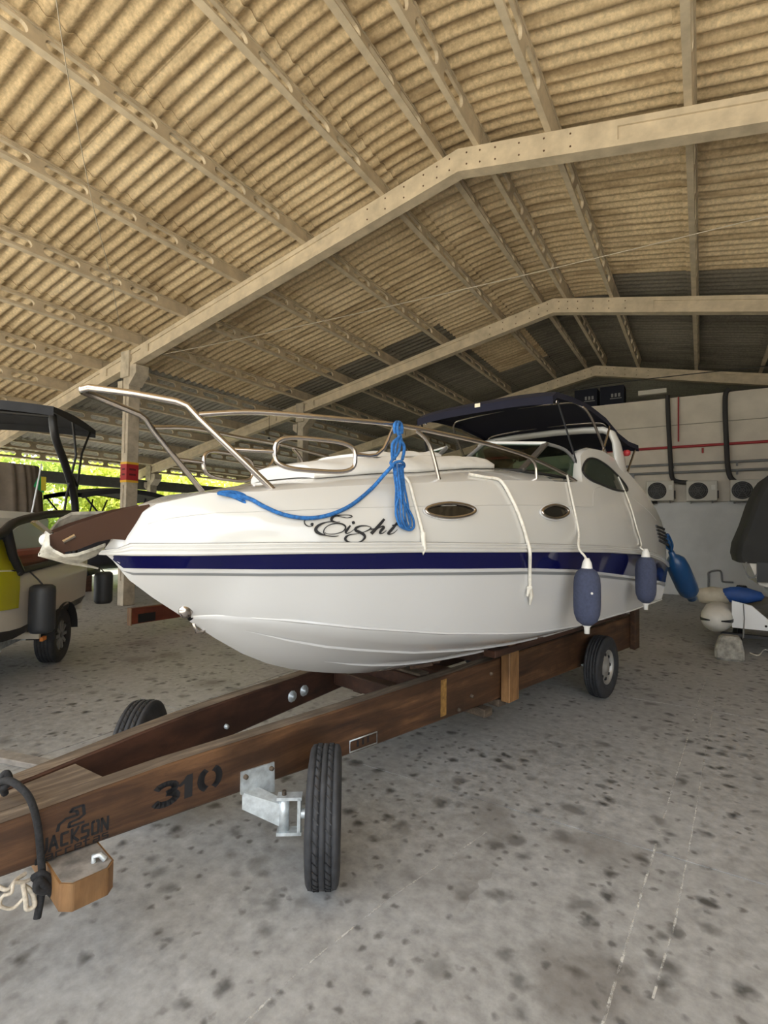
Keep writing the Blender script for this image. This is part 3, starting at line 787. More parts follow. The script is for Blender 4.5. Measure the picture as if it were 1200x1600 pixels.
# ---- fenders and lines hung along the side
def fender(name, px0, px1, r, mat, label, u, v, ztop_, zbot, lean=(0,0)):
    t = empty(name, tuple(W(v, u, zbot)), -AA); tag(t, label, 'fender', 'boat fenders on the cruiser')
    L = ztop_-zbot
    prof = [(0,0), (r*.35,.004), (r*.75,.03), (r*.95,.075), (r,.12), (r*1.01,L*.5), (r,L-.11), (r*.95,L-.065), (r*.75,L-.025), (r*.4,L-.004), (r*.22,L), (0,L)]
    ax = Vector((lean[0], lean[1], 1)).normalized()
    MB().lathe(prof, (0,0,0), ax, 24).build('cover', mat, t)
    MB().lathe([(0,-.05), (.016,-.05), (.018,-.01), (.03,.004)], (0,0,0), ax, 12).build('bottom_eye', VINYL, t)
    MB().lathe([(.036,L-.012), (.028,L+.03), (.014,L+.06), (0,L+.06)], (0,0,0), ax, 12).build('top_eye', VINYL, t)
    return t
f1 = fender('fender', 0, 0, .083, FENDERC, 'large navy cloth-covered fender hanging amidships', 2.52, 1.0, 1.365, .995)
MB().sphere((.055, -.062, .215), .008, 8, 6).build('button', VINYL, f1)
fender('fender', 0, 0, .078, FENDERC, 'navy cloth-covered fender hanging near the stern quarter', 3.72, 1.005, 1.40, 1.02)
f3 = empty('fender', (0,0,0)); tag(f3, 'glossy blue vinyl fender leaning off the stern', 'fender', 'boat fenders on the cruiser')
a = Vector(W(*onv(1053, 872, .72))); b = Vector(W(*onv(1080, 932, .80)))
L = (b-a).length; f3.location = a; axx = (b-a).normalized()
r = .115
MB().lathe([(0,-.10), (.03,-.10), (.035,-.04), (r*.6,0), (r*.92,.06), (r,.16), (r,L-.18), (r*.92,L-.09), (r*.6,L-.03), (.05,L-.01), (.05,L+.04), (0,L+.04)], (0,0,0), axx, 24).build('body', FENDERB, f3)
f3rope = MB()
for q in range(4):
    f3rope.tube(catmull([axx*-.10, axx*-.17+Vector((.035*math.cos(q*1.6), .03*math.sin(q*1.6), .03)), axx*-.30+Vector((.03*math.cos(q*1.6+1), .03*math.sin(q*1.6+1), .05)), axx*-.22+Vector((.05*math.cos(q*1.6+2), .05*math.sin(q*1.6+2), .0)), axx*-.12], 5), .012, 6)
f3rope.tube(catmull([axx*-.28+Vector((0,0,.04)), axx*-.4+Vector((-.06,-.10,.12)), Vector(W(.80, 4.95, 1.42))-a], 5), .012, 6)
f3rope.build('lanyard', FENDERB, f3)
def rope(name, label, pts, r, mat, cat='rope', group=None, k=6):
    o = MB().tube(catmull(pts, k), r, 7).build(name, mat); tag(o, label, cat, group); return o
def TB(x, y, off): return W(*tophit(x, y, off))
rope('lanyard', 'thin white lanyard holding the large amidships fender', [W(*onv(886,742,.735))]+[TB(x, y, .012) for x, y in ((889,757), (896,790), (904,830))]+[W(.955,2.50,1.49), W(.985,2.515,1.44), W(1.0,2.52,1.41)], .0075, WHITEROPE, group='fender lanyards')
rope('lanyard', 'thin white lanyard holding the stern quarter fender', [TB(x, y, .012) for x, y in ((966,745), (975,765), (985,790), (995,825), (1002,850))]+[W(.97,3.70,1.47), W(1.0,3.72,1.44)], .006, WHITEROPE, group='fender lanyards')
rope('mooring_line', 'thick white line draped from foredeck down past the navy band', [W(*onv(733,741,.60)), W(*onv(760,746,.66)), TB(782,751,.015), TB(800,780,.014), TB(815,815,.014), TB(824,845,.016), W(*onv(828,862,.875)), W(*sidehit(828,890,.014)), W(*sidehit(828,925,.014))], .0105, WHITEROPE)
o = MB(); p0 = W(*sidehit(827,918,.02)); o.tube([p0, W(*sidehit(830,930,.022)), W(*sidehit(828,945,.02))], [.018,.014,.004], 7); o.tube([p0, W(*sidehit(824,932,.03))], [.014,.006], 6); o = o.build('line_tail', WHITEROPE); tag(o, 'knotted frayed tail at the end of the thick white line', 'rope')
rope('cover_cord', 'slim white doubled cord over the gunwale behind the blue rope', [W(*onv(630,742,.50)), TB(640,755,.012), TB(648,785,.012), TB(656,815,.012), TB(661,835,.014)], .008, WHITEROPE)
o = MB().tube([TB(661,832,.018), TB(662,848,.022), TB(664,858,.024), TB(661,865,.024), TB(660,858,.02)], [.014,.012,.008,.008,.006], 7).build('cord_cleat', WHITEROPE); tag(o, 'white cord knot with a loop lying on the rub rail', 'rope')

# ---- the blue rope on the rail
br = empty('blue_rope', tuple(BORG), -AA); tag(br, 'bright blue rope coiled on the rail and draped to the bow', 'rope')
def RB(x, y, v): return tuple(onv(x, y, v))
cz2 = lambda L: [(570+x/7.273, 640+y/7.273) for x, y in L]
def strand(px, vs, r=.0115, k=6, nm='strand'):
    pp = cz2(px); vs = vs if isinstance(vs, list) else [vs]*len(pp)
    MB().tube(catmull([RB(x, y, v) for (x, y), v in zip(pp, vs)], k), r, 8).build(nm, BLUEROPE, br)
strand([(345,270), (335,200), (350,150), (385,140), (415,170), (410,230), (395,290)], [.545,.545,.535,.50,.53,.55,.55], .0085)
strand([(385,290), (370,220), (380,160), (400,150), (425,200), (420,270)], [.56,.56,.545,.51,.545,.555], .0078)
strand([(410,300), (350,345), (315,390), (310,480), (315,560)], [.565,.575,.575,.58,.585], .0078)
strand([(385,310), (360,380), (345,470), (340,570)], [.57,.58,.585,.59], .0078)
strand([(400,300), (420,370), (445,410), (445,480), (425,570)], [.565,.57,.575,.58,.585], .0085)
strand([(395,330), (400,400), (375,500), (300,590), (310,625), (350,600), (410,590), (445,620), (440,650), (400,640)], [.57,.575,.60,.605,.61,.62,.625,.61,.60,.60], .0078)
for i, (xs_, xb, dvv) in enumerate(((328,362,.0), (350,392,.012), (378,425,.02), (402,460,.012), (428,500,.004))):
    yb = 1310+i*8
    strand([(xs_,620), (xs_+10,760), (xs_+28,900), (xb-10,1080), (xb,1220), (xb+30,yb), (xb+60,yb+30)], [.60,.612+dvv*1.3,.622+dvv*1.3,.632+dvv*1.6,.642+dvv*1.6,.648+dvv,.648+dvv], .0058)
strand([(432,640), (425,840), (400,960), (362,1080), (355,1200), (400,1320), (470,1360), (530,1365), (560,1320), (545,1230), (490,1120), (440,1030), (420,930)], [.605,.63,.645,.655,.66,.665,.665,.668,.668,.665,.655,.64,.63], .0058)
strand([(430,1040), (500,1200), (520,1290), (500,1340), (460,1330), (440,1250)], [.635,.655,.66,.66,.66,.655], .0058)
def droop(x, y): return tophit(x, y, .014)
dp = [RB(614,727,.61), RB(600,742,.585)]+[tuple(droop(x, y)) for x, y in ((582,762), (555,785), (530,799), (500,808), (470,809), (440,803), (412,791), (392,780), (370,773))]
MB().tube(catmull(dp, 6), .0095, 8).build('draped_run', BLUEROPE, br)
for q in range(2):
    MB().tube(catmull([RB(392+3*q,780+4*q,.315), RB(376,771+3*q,.30), RB(360,768+2*q,.285), RB(346,769+q,.272), RB(341,771,.27), RB(350,772+1*q,.28), RB(366,774+3*q,.30), RB(384,781+5*q,.325)], 6), .0065, 8).build('bow_bight', BLUEROPE, br)

# ================================================================ THE TIMBER TRAILER
tl = empty('boat_trailer', tuple(BORG), -AA); tag(tl, 'two-beam dark timber boat trailer numbered 310 under the cruiser', 'trailer')
nf = lambda u: .185+.022*(u+.4)
ntop = I(([-1.2,-.37,.16,5.7], [.585,.60,.622,.622])); nbot = I(([-1.2,-.37,.5,1.2,2.08,2.72,5.7], [.44,.426,.392,.357,.333,.315,.262]))
def beam(name, us, vo, vi, tp, bt, mat):
    g = MB(); rings = []; bv = .008
    for u in us:
        a, b, t, z = vo(u), vi(u), tp(u), bt(u); s = 1 if a > b else -1
        rings.append([(a-s*bv, u, z), (a, u, z+bv), (a, u, t-bv), (a-s*bv, u, t), (b+s*bv, u, t), (b, u, t-bv), (b, u, z+bv), (b+s*bv, u, z)])
    g.loft(rings, True, True, False); return g.build(name, mat, tl)
usn = list(np.linspace(-1.0, 5.7, 24))
beam('side_beam', usn, nf, lambda u: nf(u)-.095, ntop, nbot, WOOD)
beam('side_beam', list(np.linspace(-1.0, 2.3, 14)), lambda u: -.138-.235*u-.095, lambda u: -.138-.235*u, lambda u: .622+.012*math.sin(3*u), lambda u: .43-.012*u, WOODD)
beam('side_beam', list(np.linspace(2.1, 5.7, 8)), lambda u: -.70, lambda u: -.60, lambda u: .62, lambda u: .30, WOODD)
# worn strips on the beam tops
for (vo, vi, u0, u1, tp) in ((lambda u: nf(u)-.006, lambda u: nf(u)-.089, -.95, 5.65, ntop), (lambda u: -.144-.235*u, lambda u: -.227-.235*u, -.95, 2.2, lambda u: .622+.012*math.sin(3*u))):
    g = MB(); g.loft([[(vo(u), u, tp(u)+.0015), (vi(u), u, tp(u)+.0015)] for u in np.linspace(u0, u1, 30)], False); g.build('worn_top_face', WOODT, tl)
g = MB().prism([(nf(-.3)-.1, -.9, .60), (nf(-.1)-.1, -.02, .605), (-.12, -.06, .605), (-.03, -.4, .605), (.04, -.9, .60)], (0, 0, -.16)); g.build('tongue_filler', WOODT, tl)
for u, v0, v1, z0, z1, w_ in ((1.78, -.52, .14, .47, .57, .10), (2.0, -.56, .145, .50, .60, .12), (2.28, -.60, .15, .50, .585, .16), (3.3, -.6, .17, .40, .52, .12), (4.4, -.6, .19, .40, .52, .12), (5.5, -.6, .21, .40, .52, .12)):
    MB().bbar((v0, u, (z0+z1)/2), (v1, u, (z0+z1)/2), w_, z1-z0, .008).build('cross_timber', WOODD, tl)
MB().bbar((-.45, 2.05, .605), (.1, 2.0, .612), .09, .02, .004).build('packing_board', WOODT, tl)
MB().bbar((.05, 2.50, .285), (.31, 2.48, .285), .10, .06, .008).build('under_block', WOODT, tl)
MB().bbar((.05, 2.80, .275), (.25, 2.78, .275), .10, .06, .008).build('under_block', WOODT, tl)
# posts and bunks that carry the hull
MB().bbar((.302, 2.80, .30), (.302, 2.80, .745), .075, .15, .006, (0, 1, 0)).build('support_post', WOODL, tl)
MB().bbar((.345, 5.60, .25), (.345, 5.60, .70), .06, .16, .006, (0, 1, 0)).build('support_post', WOOD, tl)
for sgn in (1, -1):
    MB().bbar((sgn*.30, 2.5, .70), (sgn*.34, 5.0, .71), .10, .05, .006).build('bunk_board', WOODD, tl)
    MB().bbar((sgn*.02, 2.86, .600), (sgn*.52, 2.86, .805), .09, .03, .005).build('deadrise_chock', WOODD, tl)
    MB().bbar((sgn*.02, 4.6, .57), (sgn*.56, 4.6, .78), .09, .03, .005).build('deadrise_chock', WOODD, tl)
g = MB()
for k in range(9):
    u = 1.9+.1*k+.02*math.sin(k*5); v = .18+.01*math.sin(k*3); g.bar((v-.12, u, .67+.006*k), (v+.02, u+.06, .71+.006*k), .03, .02)
g.build('splintered_packing', WOOD, tl)
MB().sphere((.53, 2.90, .835), (.03, .06, .018), 10, 6).build('rag', VINYL, tl)
MB().prism([(-.22,-.235,.322), (.335,-.235,.322), (.368,-.205,.322), (.368,-.095,.322), (.335,-.065,.322), (-.22,-.065,.322)], (0,0,.09)).build('tongue_block', WOODL, tl, bevel=.006)
MB().prism([(-.20,-.228,.4125), (.333,-.228,.4125), (.361,-.203,.4125), (.361,-.097,.4125), (.333,-.072,.4125), (-.20,-.072,.4125)], (0,0,.002)).build('block_top_face', M('weathered_grey_face', (.22,.20,.18), .85, var=.4, vscale=20), tl)
MB().tube([(.30,-.12,.414), (.30,-.12,.435), (.315,-.105,.44), (.32,-.09,.42)], .009, 7).build('block_bolt', GALV, tl)
# hardware on the beams
for u, z in ((1.30, .50), (1.42, .505)):
    v = -.138-.235*u+.004; MB().lathe([(0,.02), (.012,.02), (.014,.008), (.035,.006), (.038,0)], (v, u, z), (1,0,0), 9).build('beam_washer', GALV, tl)
v = -.138-.235*.75; MB().lathe([(0,.02), (.012,.018), (.014,0)], (v, .75, .49), (1,0,0), 9).build('beam_bolt', GALV, tl)
for u, z in ((2.35, .42), (2.2, .36), (2.6, .53)):
    MB().lathe([(0,.018), (.012,.016), (.014,0)], (nf(u), u, z), (1,0,0), 8).build('beam_bolt', WOODT, tl)
a = lambda u, z, o: (nf(u)+o, u, z)
g = MB().tube([a(1.19,.372,.004), a(1.19,.433,.004), a(1.40,.428,.004), a(1.40,.365,.004)], .004, 5, closed=True); g.build('plate_border', GALV, tl)
for i in range(3):
    g = MB().box((nf(1.25), 1.245+.04*i, .385), (nf(1.25)+.002, 1.26+.04*i, .42)); g.build('plate_mark', STENCIL, tl)
MB().box((nf(2.02)-.001, 2.0, .36), (nf(2.06)+.002, 2.06, .60)).build('ochre_mark', M('ochre_scuff', (.26,.14,.035), .8, var=.4, vscale=30), tl)
# stencilled number and maker's mark on the near beam
def on_beam(polys, u0, z0, su, sz_, shear=0, name='stencil_lettering', off=.0016):
    g = MB()
    for P in polys:
        q = [(u0+x*su, z0+y*sz_+x*shear) for x, y in P]
        g.add([(nf(u)+off, u, z) for u, z in q], [tuple(range(len(q)))])
    return g.build(name, STENCIL, tl)
def ribbon(pts, w_):
    P = [np.array(p, float) for p in pts]; out = []
    for a_, b_ in zip(P[:-1], P[1:]):
        t = (b_-a_)/np.linalg.norm(b_-a_); n_ = np.array([-t[1], t[0]])*w_/2; e_ = t*w_*.15
        out.append([a_-e_-n_, b_+e_-n_, b_+e_+n_, a_-e_+n_])
    return out
def arc(cx, cy, rx, ry, a0, a1, n=10): return [(cx+rx*math.cos(math.radians(a0+(a1-a0)*k/n)), cy+ry*math.sin(math.radians(a0+(a1-a0)*k/n))) for k in range(n+1)]
three = ribbon(arc(.35,.72,.30,.20,160,-80), .24)+ribbon(arc(.35,.30,.34,.22,80,-165), .26)
one = [[(.95,.0),(1.22,.0),(1.22,1.0),(1.02,1.0),(.95,.9)], [(.74,.66),(.95,.86),(.95,.66),(.80,.58)]]
zero = ribbon(arc(1.78,.5,.28,.43,112,248), .24)+ribbon(arc(1.88,.5,.28,.43,68,-68), .24)
on_beam(three+one+zero, .135, .458, .130, .095)
def letter(ch):
    L = {'J': [[(.6,1),(.6,.2),(.45,0),(.2,0),(.05,.2)]], 'A': [[(0,0),(.3,1),(.6,0)], [(.12,.35),(.48,.35)]], 'C': [[(.6,.9),(.1,.9),(.1,.1),(.6,.1)]],
         'K': [[(.1,0),(.1,1)], [(.6,1),(.15,.45),(.6,0)]], 'S': [[(.6,.92),(.1,.92),(.1,.52),(.58,.5),(.58,.08),(.0,.08)]], 'O': [[(.3,.95),(.1,.95),(.1,.08),(.6,.08),(.6,.95),(.42,.95)]], 'N': [[(.08,0),(.08,1),(.58,0),(.58,1)]],
         'c': [[(.55,.6),(.1,.6),(.1,0),(.55,0)]], 'a': [[(.1,.6),(.55,.6),(.55,0),(.1,0),(.1,.3),(.55,.3)]], 'r': [[(.1,0),(.1,.6),(.5,.6)]], 'e': [[(.1,.3),(.55,.3),(.55,.6),(.1,.6),(.1,0),(.55,0)]],
         't': [[(.2,.9),(.2,0),(.5,0)], [(.0,.6),(.5,.6)]], 'l': [[(.2,.9),(.2,0)]], 's': [[(.55,.6),(.1,.6),(.1,.32),(.55,.3),(.55,0),(.1,0)]]}
    return L[ch]
polys = []
for k, ch in enumerate('JACKSON'):
    for pl in letter(ch): polys += ribbon([(x+k*.78, y) for x, y in pl], .20)
on_beam(polys, -.262, .452, .0425, .050, .0)
polys = []
for k, ch in enumerate('carretas'):
    for pl in letter(ch): polys += ribbon([(x+k*.72, y) for x, y in pl], .15)
on_beam(polys, -.272, .424, .042, .030)
lg = ribbon([(0,.0),(.05,.35),(.3,.55),(.75,.55),(.7,.8),(.45,.85),(.55,1.0),(.95,1.0),(1.0,.45),(.8,.3),(.45,.25),(.42,.0),(1.0,.02)], .13)
on_beam(lg, -.205, .512, .085, .062)

# wheels
def tyre_prof(R, w):
    h = w/2; P = [(R*.56, -h*.80), (R*.62, -h*.98), (R*.80, -h*1.0), (R*.93, -h*.93), (R*.985, -h*.80)]
    for gx in (-.52, -.18, .18, .52):
        c = gx*h; e = h*.045; P += [(R*(1-.008*abs(gx)), c-e), (R*.972, c-e*.8), (R*.972, c+e*.8), (R*(1-.008*abs(gx)), c+e)]
    P += [(R*.985, h*.80), (R*.93, h*.93), (R*.80, h*1.0), (R*.62, h*.98), (R*.56, h*.80)]
    return P
def wheel(parent, c, axle, R, w, rimmat, spokes=0, treads=True):
    t = MB().lathe(tyre_prof(R, w), c, axle, 48).build('tyre', RUB, parent)
    rr = R*.57; h = w/2
    MB().lathe([(rr, -h*.8), (rr*.93, -h*.8), (rr*.88, -h*.2), (rr*.86, h*.35), (rr*.93, h*.8), (rr, h*.8)], c, axle, 32).build('rim', rimmat, t)
    disc = MB().lathe([(rr*.9, h*.25), (rr*.6, h*.55), (rr*.35, h*.45), (rr*.28, h*.75), (0, h*.8)], c, axle, 24)
    disc.lathe([(rr*.9, -h*.1), (0, -h*.1)], c, axle, 24); disc.build('wheel_disc', rimmat, t)
    ax = Vector(axle).normalized(); x = ax.cross(Vector((0,0,1))).normalized(); y = ax.cross(x)
    g = MB()
    for k in range(8 if not spokes else spokes):
        a = 2*math.pi*k/(8 if not spokes else spokes); dd = x*math.cos(a)+y*math.sin(a); cc = Vector(c)
        if spokes: g.bar(cc+ax*(h*.75)+dd*(rr*.2), cc+ax*(h*.75)+dd*(rr*.92), .035, .02, ax)
        else: g.lathe([(0, h*.6), (rr*.09, h*.6), (rr*.1, h*.4)], cc+dd*(rr*.68), ax, 10)
    g.build('wheel_spokes' if spokes else 'vent_holes', BLACK if not spokes else GREYL, t)
    if treads:   # diagonal sipes between the grooves
        g = MB(); cc = Vector(c)
        for k in range(44):
            a = 2*math.pi*k/44
            for gx in (-.35, .35):
                d1 = x*math.cos(a)+y*math.sin(a); d2 = x*math.cos(a+.09)+y*math.sin(a+.09)
                g.bar(cc+ax*((gx-.15)*h)+d1*(R*.9965), cc+ax*((gx+.15)*h)+d2*(R*.9965), .004, .006, d1)
        o_ = g.build('tread_sipes', BLACK, t); o_['kind'] = 'stuff'
    return t
RIM = M('painted_steel_rim', (.42,.41,.39), .45, .5)
def locdir(w_): w_ = np.array(w_); return (w_@nv, w_@dv, w_[2])
hd = np.array([.815, .579, 0])         # front wheels stand turned on their pivots
axf = Vector(locdir(hd))
WR = .292
wheel(tl, (.47, .80, WR), axf, WR, .150, RIM)
wheel(tl, (-.76, .47, WR), axf, WR, .150, RIM)
wheel(tl, (.42, 4.36, WR), (1, 0, 0), WR, .150, RIM)
wheel(tl, (-.93, 4.36, WR), (-1, 0, 0), WR, .150, RIM)
# galvanised pivot brackets
def bracket(sgn, vf, u, c, ax):
    br_ = empty('wheel_bracket', parent=tl)
    o = vf
    MB().hexa([(o, u-.09, .385), (o, u+.095, .330), (o+sgn*.009, u+.095, .330), (o+sgn*.009, u-.09, .385), (o, u-.09, .485), (o, u+.09, .475), (o+sgn*.009, u+.09, .475), (o+sgn*.009, u-.09, .485)]).build('mounting_plate', GALV, br_)
    cc = Vector(c); axn = ax.normalized()
    piv = cc-axn*(.185)
    a0 = Vector((o+sgn*.004, u-.03, .37)); 
    MB().hexa([a0+Vector((0,-.05,-.055)), a0+Vector((0,.03,-.055)), piv+Vector((0,.02,-.05)), piv+Vector((0,-.02,-.05)), a0+Vector((0,-.05,.02)), a0+Vector((0,.03,.02)), piv+Vector((0,.02,.05)), piv+Vector((0,-.02,.05))]).build('pivot_arm', GALV, br_)
    MB().lathe([(0,-.07), (.024,-.07), (.024,.07), (0,.07)], piv, (0,0,1), 16).build('pivot_tube', GALV, br_)
    yk = MB(); q = piv+axn*.07
    yk.bar(piv+Vector((0,0,.078))-axn*.03, q+Vector((0,0,.078))+axn*.012, .055, .014)
    yk.bar(piv+Vector((0,0,-.078))-axn*.03, q+Vector((0,0,-.078))+axn*.012, .055, .014)
    yk.bar(q+Vector((0,0,-.08)), q+Vector((0,0,.08)), .055, .014, axn)
    yk.build('yoke', GALV, br_)
    MB().tube([q, cc], .022, 10).build('stub_axle', GALV, br_)
    MB().tube([piv+Vector((0,0,.08)), piv+Vector((0,0,.105))], .010, 8).build('pivot_bolt', WOODT, br_)
    for du, dz in ((-.07, .46), (.07, .452)): MB().lathe([(0,.016), (.010,.014), (.011,.0)], (o+sgn*.009, u+du, dz), (sgn,0,0), 8).build('plate_bolt', WOODT, br_)
bracket(1, nf(.61), .61, (.47, .80, WR), axf)
bracket(-1, -.138-.235*.30-.097, .30, (-.76, .47, WR), axf*-1)
g = MB().bbar((.20, 4.36, WR), (.35, 4.36, WR), .06, .06, .005); g.build('stub_axle', GALV, tl)
MB().box((.16, 4.2, .30), (.345, 4.56, .312)).build('axle_plate', GALV, tl)
MB().box((.305, 4.3, .31), (.335, 4.5, .46)).build('axle_gusset', GALV, tl)
MB().bbar((-.6, 4.36, WR), (-.86, 4.36, WR), .06, .06, .005).build('stub_axle', GALV, tl)

# tow ropes tied round the tongue
def TR_(x, y, v): return W(*onv(x, y, v))
tr_ = MB()
BLKROPE = M('black_rope', (.018,.018,.02), .9, var=.4, vscale=80, bump=.5)
tr_.tube(catmull([TR_(8,1240,.02), TR_(2,1222,.06), TR_(20,1222,.14), TR_(45,1245,.205), TR_(58,1285,.215), TR_(63,1330,.215), TR_(66,1370,.22), TR_(64,1400,.23), TR_(58,1435,.24)], 7), .012, 8)
tr_.tube(catmull([TR_(52,1372,.22), TR_(66,1366,.24), TR_(78,1378,.24), TR_(72,1392,.25), TR_(58,1388,.25), TR_(62,1376,.26), TR_(80,1394,.24), TR_(88,1404,.22)], 7), .013, 8)
tr_.tube(catmull([TR_(2,1215,.05), TR_(10,1208,.06), TR_(14,1220,.07), TR_(4,1232,.06), TR_(-4,1222,.04)], 7), .012, 8)
o = tr_.build('tow_rope', BLKROPE); tag(o, 'thick black rope knotted around the trailer tongue', 'rope')
tr_ = MB()
tr_.tube(catmull([TR_(40,1365,.18), TR_(25,1375,.2), TR_(12,1390,.22), TR_(-3,1385,.2)], 6), .007, 6)
tr_.tube(catmull([TR_(55,1370,.2), TR_(38,1378,.22), TR_(22,1380,.23), TR_(18,1395,.24), TR_(5,1400,.23), TR_(0,1415,.22), TR_(20,1419,.22), TR_(40,1400,.22)], 6), .006, 6)
tr_.tube(catmull([TR_(36,1380,.22), TR_(40,1405,.24), TR_(42,1420,.24), TR_(54,1415,.24), TR_(50,1395,.23), TR_(38,1385,.22)], 6), .008, 6)
o = tr_.build('twine', M('dirty_twine', (.55,.49,.40), .9, var=.3, vscale=60)); tag(o, 'dirty pale twine tangled below the trailer tongue', 'rope')
a, b = atZ(-20, 1178, .02), atZ(78, 1197, .02)
o = MB().bbar(tuple(a), tuple(b), .10, .04, .006).build('timber_plank', M('grey_plank', (.26,.23,.20), .85, var=.3, vscale=10)); tag(o, 'grey timber plank lying on the floor beyond the trailer tongue', 'plank')

# ================================================================ WALL FITTINGS
YW = 15.19
def onw(x, y, d_=0): p = atY(x, y, YW-d_); return tuple(p)
for i, (x0, x1, lab) in enumerate(((1010, 1053, 'air conditioner outdoor unit closest to the cruiser stern'), (1072, 1121, 'middle air conditioner outdoor unit on the back wall'), (1141, 1190, 'air conditioner outdoor unit next to the grey boat cover'))):
    a = onw(x0, 752 if i < 2 else 750, .3); b = onw(x1, 782, .3)
    X0, X1, Z0, Z1 = a[0], b[0], b[2], a[2]
    t = empty('air_conditioner', ((X0+X1)/2, YW, Z0)); tag(t, lab, 'air conditioner', 'outdoor units on the back wall')
    w2, h2 = (X1-X0)/2, Z1-Z0
    MB().box((-w2, -.30, 0), (w2, -.03, h2)).build('casing', ACW, t, bevel=.012)
    cx = -w2*.22
    MB().lathe([(0,0), (h2*.42,0), (h2*.45,.012), (h2*.45,.02)], (cx, -.302, h2*.5), (0,1,0), 28).build('fan_opening', M('dark_grille', (.03,.03,.03), .6), t)
    g = MB()
    for k in range(4): g.tube([(cx+h2*.09*(k+1)*math.cos(q), -.308, h2*.5+h2*.09*(k+1)*math.sin(q)) for q in np.linspace(0, 2*math.pi, 25)[:-1]], .004, 4, closed=True)
    for k in range(6): g.tube([(cx, -.308, h2*.5), (cx+h2*.43*math.cos(k*math.pi/3), -.308, h2*.5+h2*.43*math.sin(k*math.pi/3))], .004, 4)
    g.build('fan_guard', GREYP, t)
    MB().box((w2*.62, -.303, h2*.55), (w2*.88, -.300, h2*.78)).build('rating_label', M('pale_label', (.7,.68,.62), .6), t)
    for sx in (-1, 1): MB().box((sx*w2*.7-.015, -.30, -.05), (sx*w2*.7+.015, 0, -.01)).build('mounting_bracket', GREYP, t)
    MB().box((w2, -.26, h2*.12), (w2+.03, -.10, h2*.5)).build('service_cover', HOSE, t)
def pipe(name, pts, r, mat, label, d_=.06, cat='pipe', group=None):
    o = MB().tube(catmull([onw(x, y, d_) for x, y in pts], 4) if len(pts) > 2 else [onw(x, y, d_) for x, y in pts], r, 10).build(name, mat); tag(o, label, cat, group); return o
zr = onw(1100, 696.5)[2]; z1_ = onw(1100, 724)[2]; z2_ = onw(1100, 737)[2]
def hpipe(name, z, r, mat, label, d_):
    o = MB().tube([(-7.2, YW-d_, z), (7.9, YW-d_, z)], r, 10).build(name, mat); tag(o, label, 'pipe'); return o
hp = hpipe('water_pipe', zr, .034, REDP, 'long red water main running along the back wall', .07)
pipe('water_pipe', [(1060,620), (1060,690)], .018, REDP, 'thin red drop pipe above the red main', .05)
pipe('water_pipe', [(1098,700), (1098,708)], .022, REDP, 'short red stub under the red main', .05)
h1 = hpipe('conduit', z1_, .032, GREYP, 'upper grey conduit along the back wall', .06)
h2_ = hpipe('conduit', z2_, .032, GREYP, 'lower grey conduit along the back wall', .06)
for z, par in ((z1_, h1), (z2_, h2_)):
    for k in range(10):
        x = -6+k*1.35; MB().box((x-.02, YW-.10, z-.10), (x+.02, YW, z-.02)).build('pipe_clamp', GREYP, par)
pipe('refrigerant_hose', [(1043,618), (1044,650), (1046,690), (1048,725), (1050,745), (1057,752), (1074,754)], .055, HOSE, 'black insulated hose dropping to the first air conditioner', .12, 'hose', 'insulated hoses')
pipe('refrigerant_hose', [(1140,608), (1134,615), (1133,640), (1135,690), (1137,728), (1141,745), (1148,752)], .058, HOSE, 'black insulated hose curving from the wall top to the last air conditioner', .12, 'hose', 'insulated hoses')
pipe('drain_hose', [(1003,788), (1015,787), (1027,785)], .03, HOSE, 'short black drain hose stub left of the air conditioners', .10, 'hose')
pipe('wall_conduit', [(1107,945), (1107,905), (1108,894), (1125,892), (1128,905), (1130,909), (1146,910)], .022, GREYP, 'thin grey conduit stepping down the wall above the dinghy', .03)
o = MB().box(tuple(np.subtract(onw(998, 612), (0, .15, .02))), tuple(np.add(onw(1042, 618), (0, 0, .05)))).build('light_fitting', ACW); tag(o, 'pale tube light fitting at the top of the back wall', 'lamp')
a = onw(988, 740); o = MB().box((a[0]-.05, YW-.10, 2.2), (a[0]+.05, YW, z2_)).build('cable_tray', GREYP); tag(o, 'grey vertical cable tray behind the cruiser stern', 'cable tray')
for i, (x0, lab) in enumerate(((-3.12, 'dark blue crate with white print stored above the wall, left of two'), (-2.42, 'dark blue crate with white print stored above the wall, right of two'))):
    t = empty('storage_crate', (x0+.3, 15.9, 5.061)); tag(t, lab, 'crate', 'crates above the wall')
    g = MB().box((-.31, -.25, 0), (.31, .25, .62)); g.build('crate_body', M('dark_blue_card', (.004,.006,.016), .8), t, bevel=.01)
    g = MB().box((-.05, -.252, .25), (.25, -.2505, .27)); 
    for q in range(3): g.box((-.02+q*.09, -.252, .30), (.035+q*.09, -.2505, .40))
    g.build('crate_print', M('white_print', (.25,.25,.25), .7), t)

# overhead wires and lamp
def wire(name, pts, r, mat, label, cat='wire'):
    o = MB().tube(catmull(pts, 5), r, 5).build(name, mat); tag(o, label, cat)
WIREM = M('pale_wire', (.45,.40,.32), .7)
wire('guy_wire', [tuple(np.array((-9.45, 6.3, 4.98))*(1-q)+atY(1240, 328, 6.9)*q-np.array((0,0,.25*q*(1-q)))) for q in np.linspace(0, 1, 6)], .006, WIREM, 'thin pale wire strung across under the roof')
wire('hanging_cord', [at(x_, y_, (-SL, 0, 1), 6.53-SL*RX-.12) for x_, y_ in ((85,-20), (108,130), (145,320), (172,430), (188,515))], .005, WIREM, 'thin cord hanging from the roof at upper left')
wire('power_cable', [atY(830, 622, 14.6), atY(930, 603, 14.6), atY(1050, 588, 14.6), atY(1200, 572, 14.4), atY(1260, 566, 14.4)], .012, HOSE, 'black power cable running in front of the rear rafter')
p = atY(420, 690, 11.1)
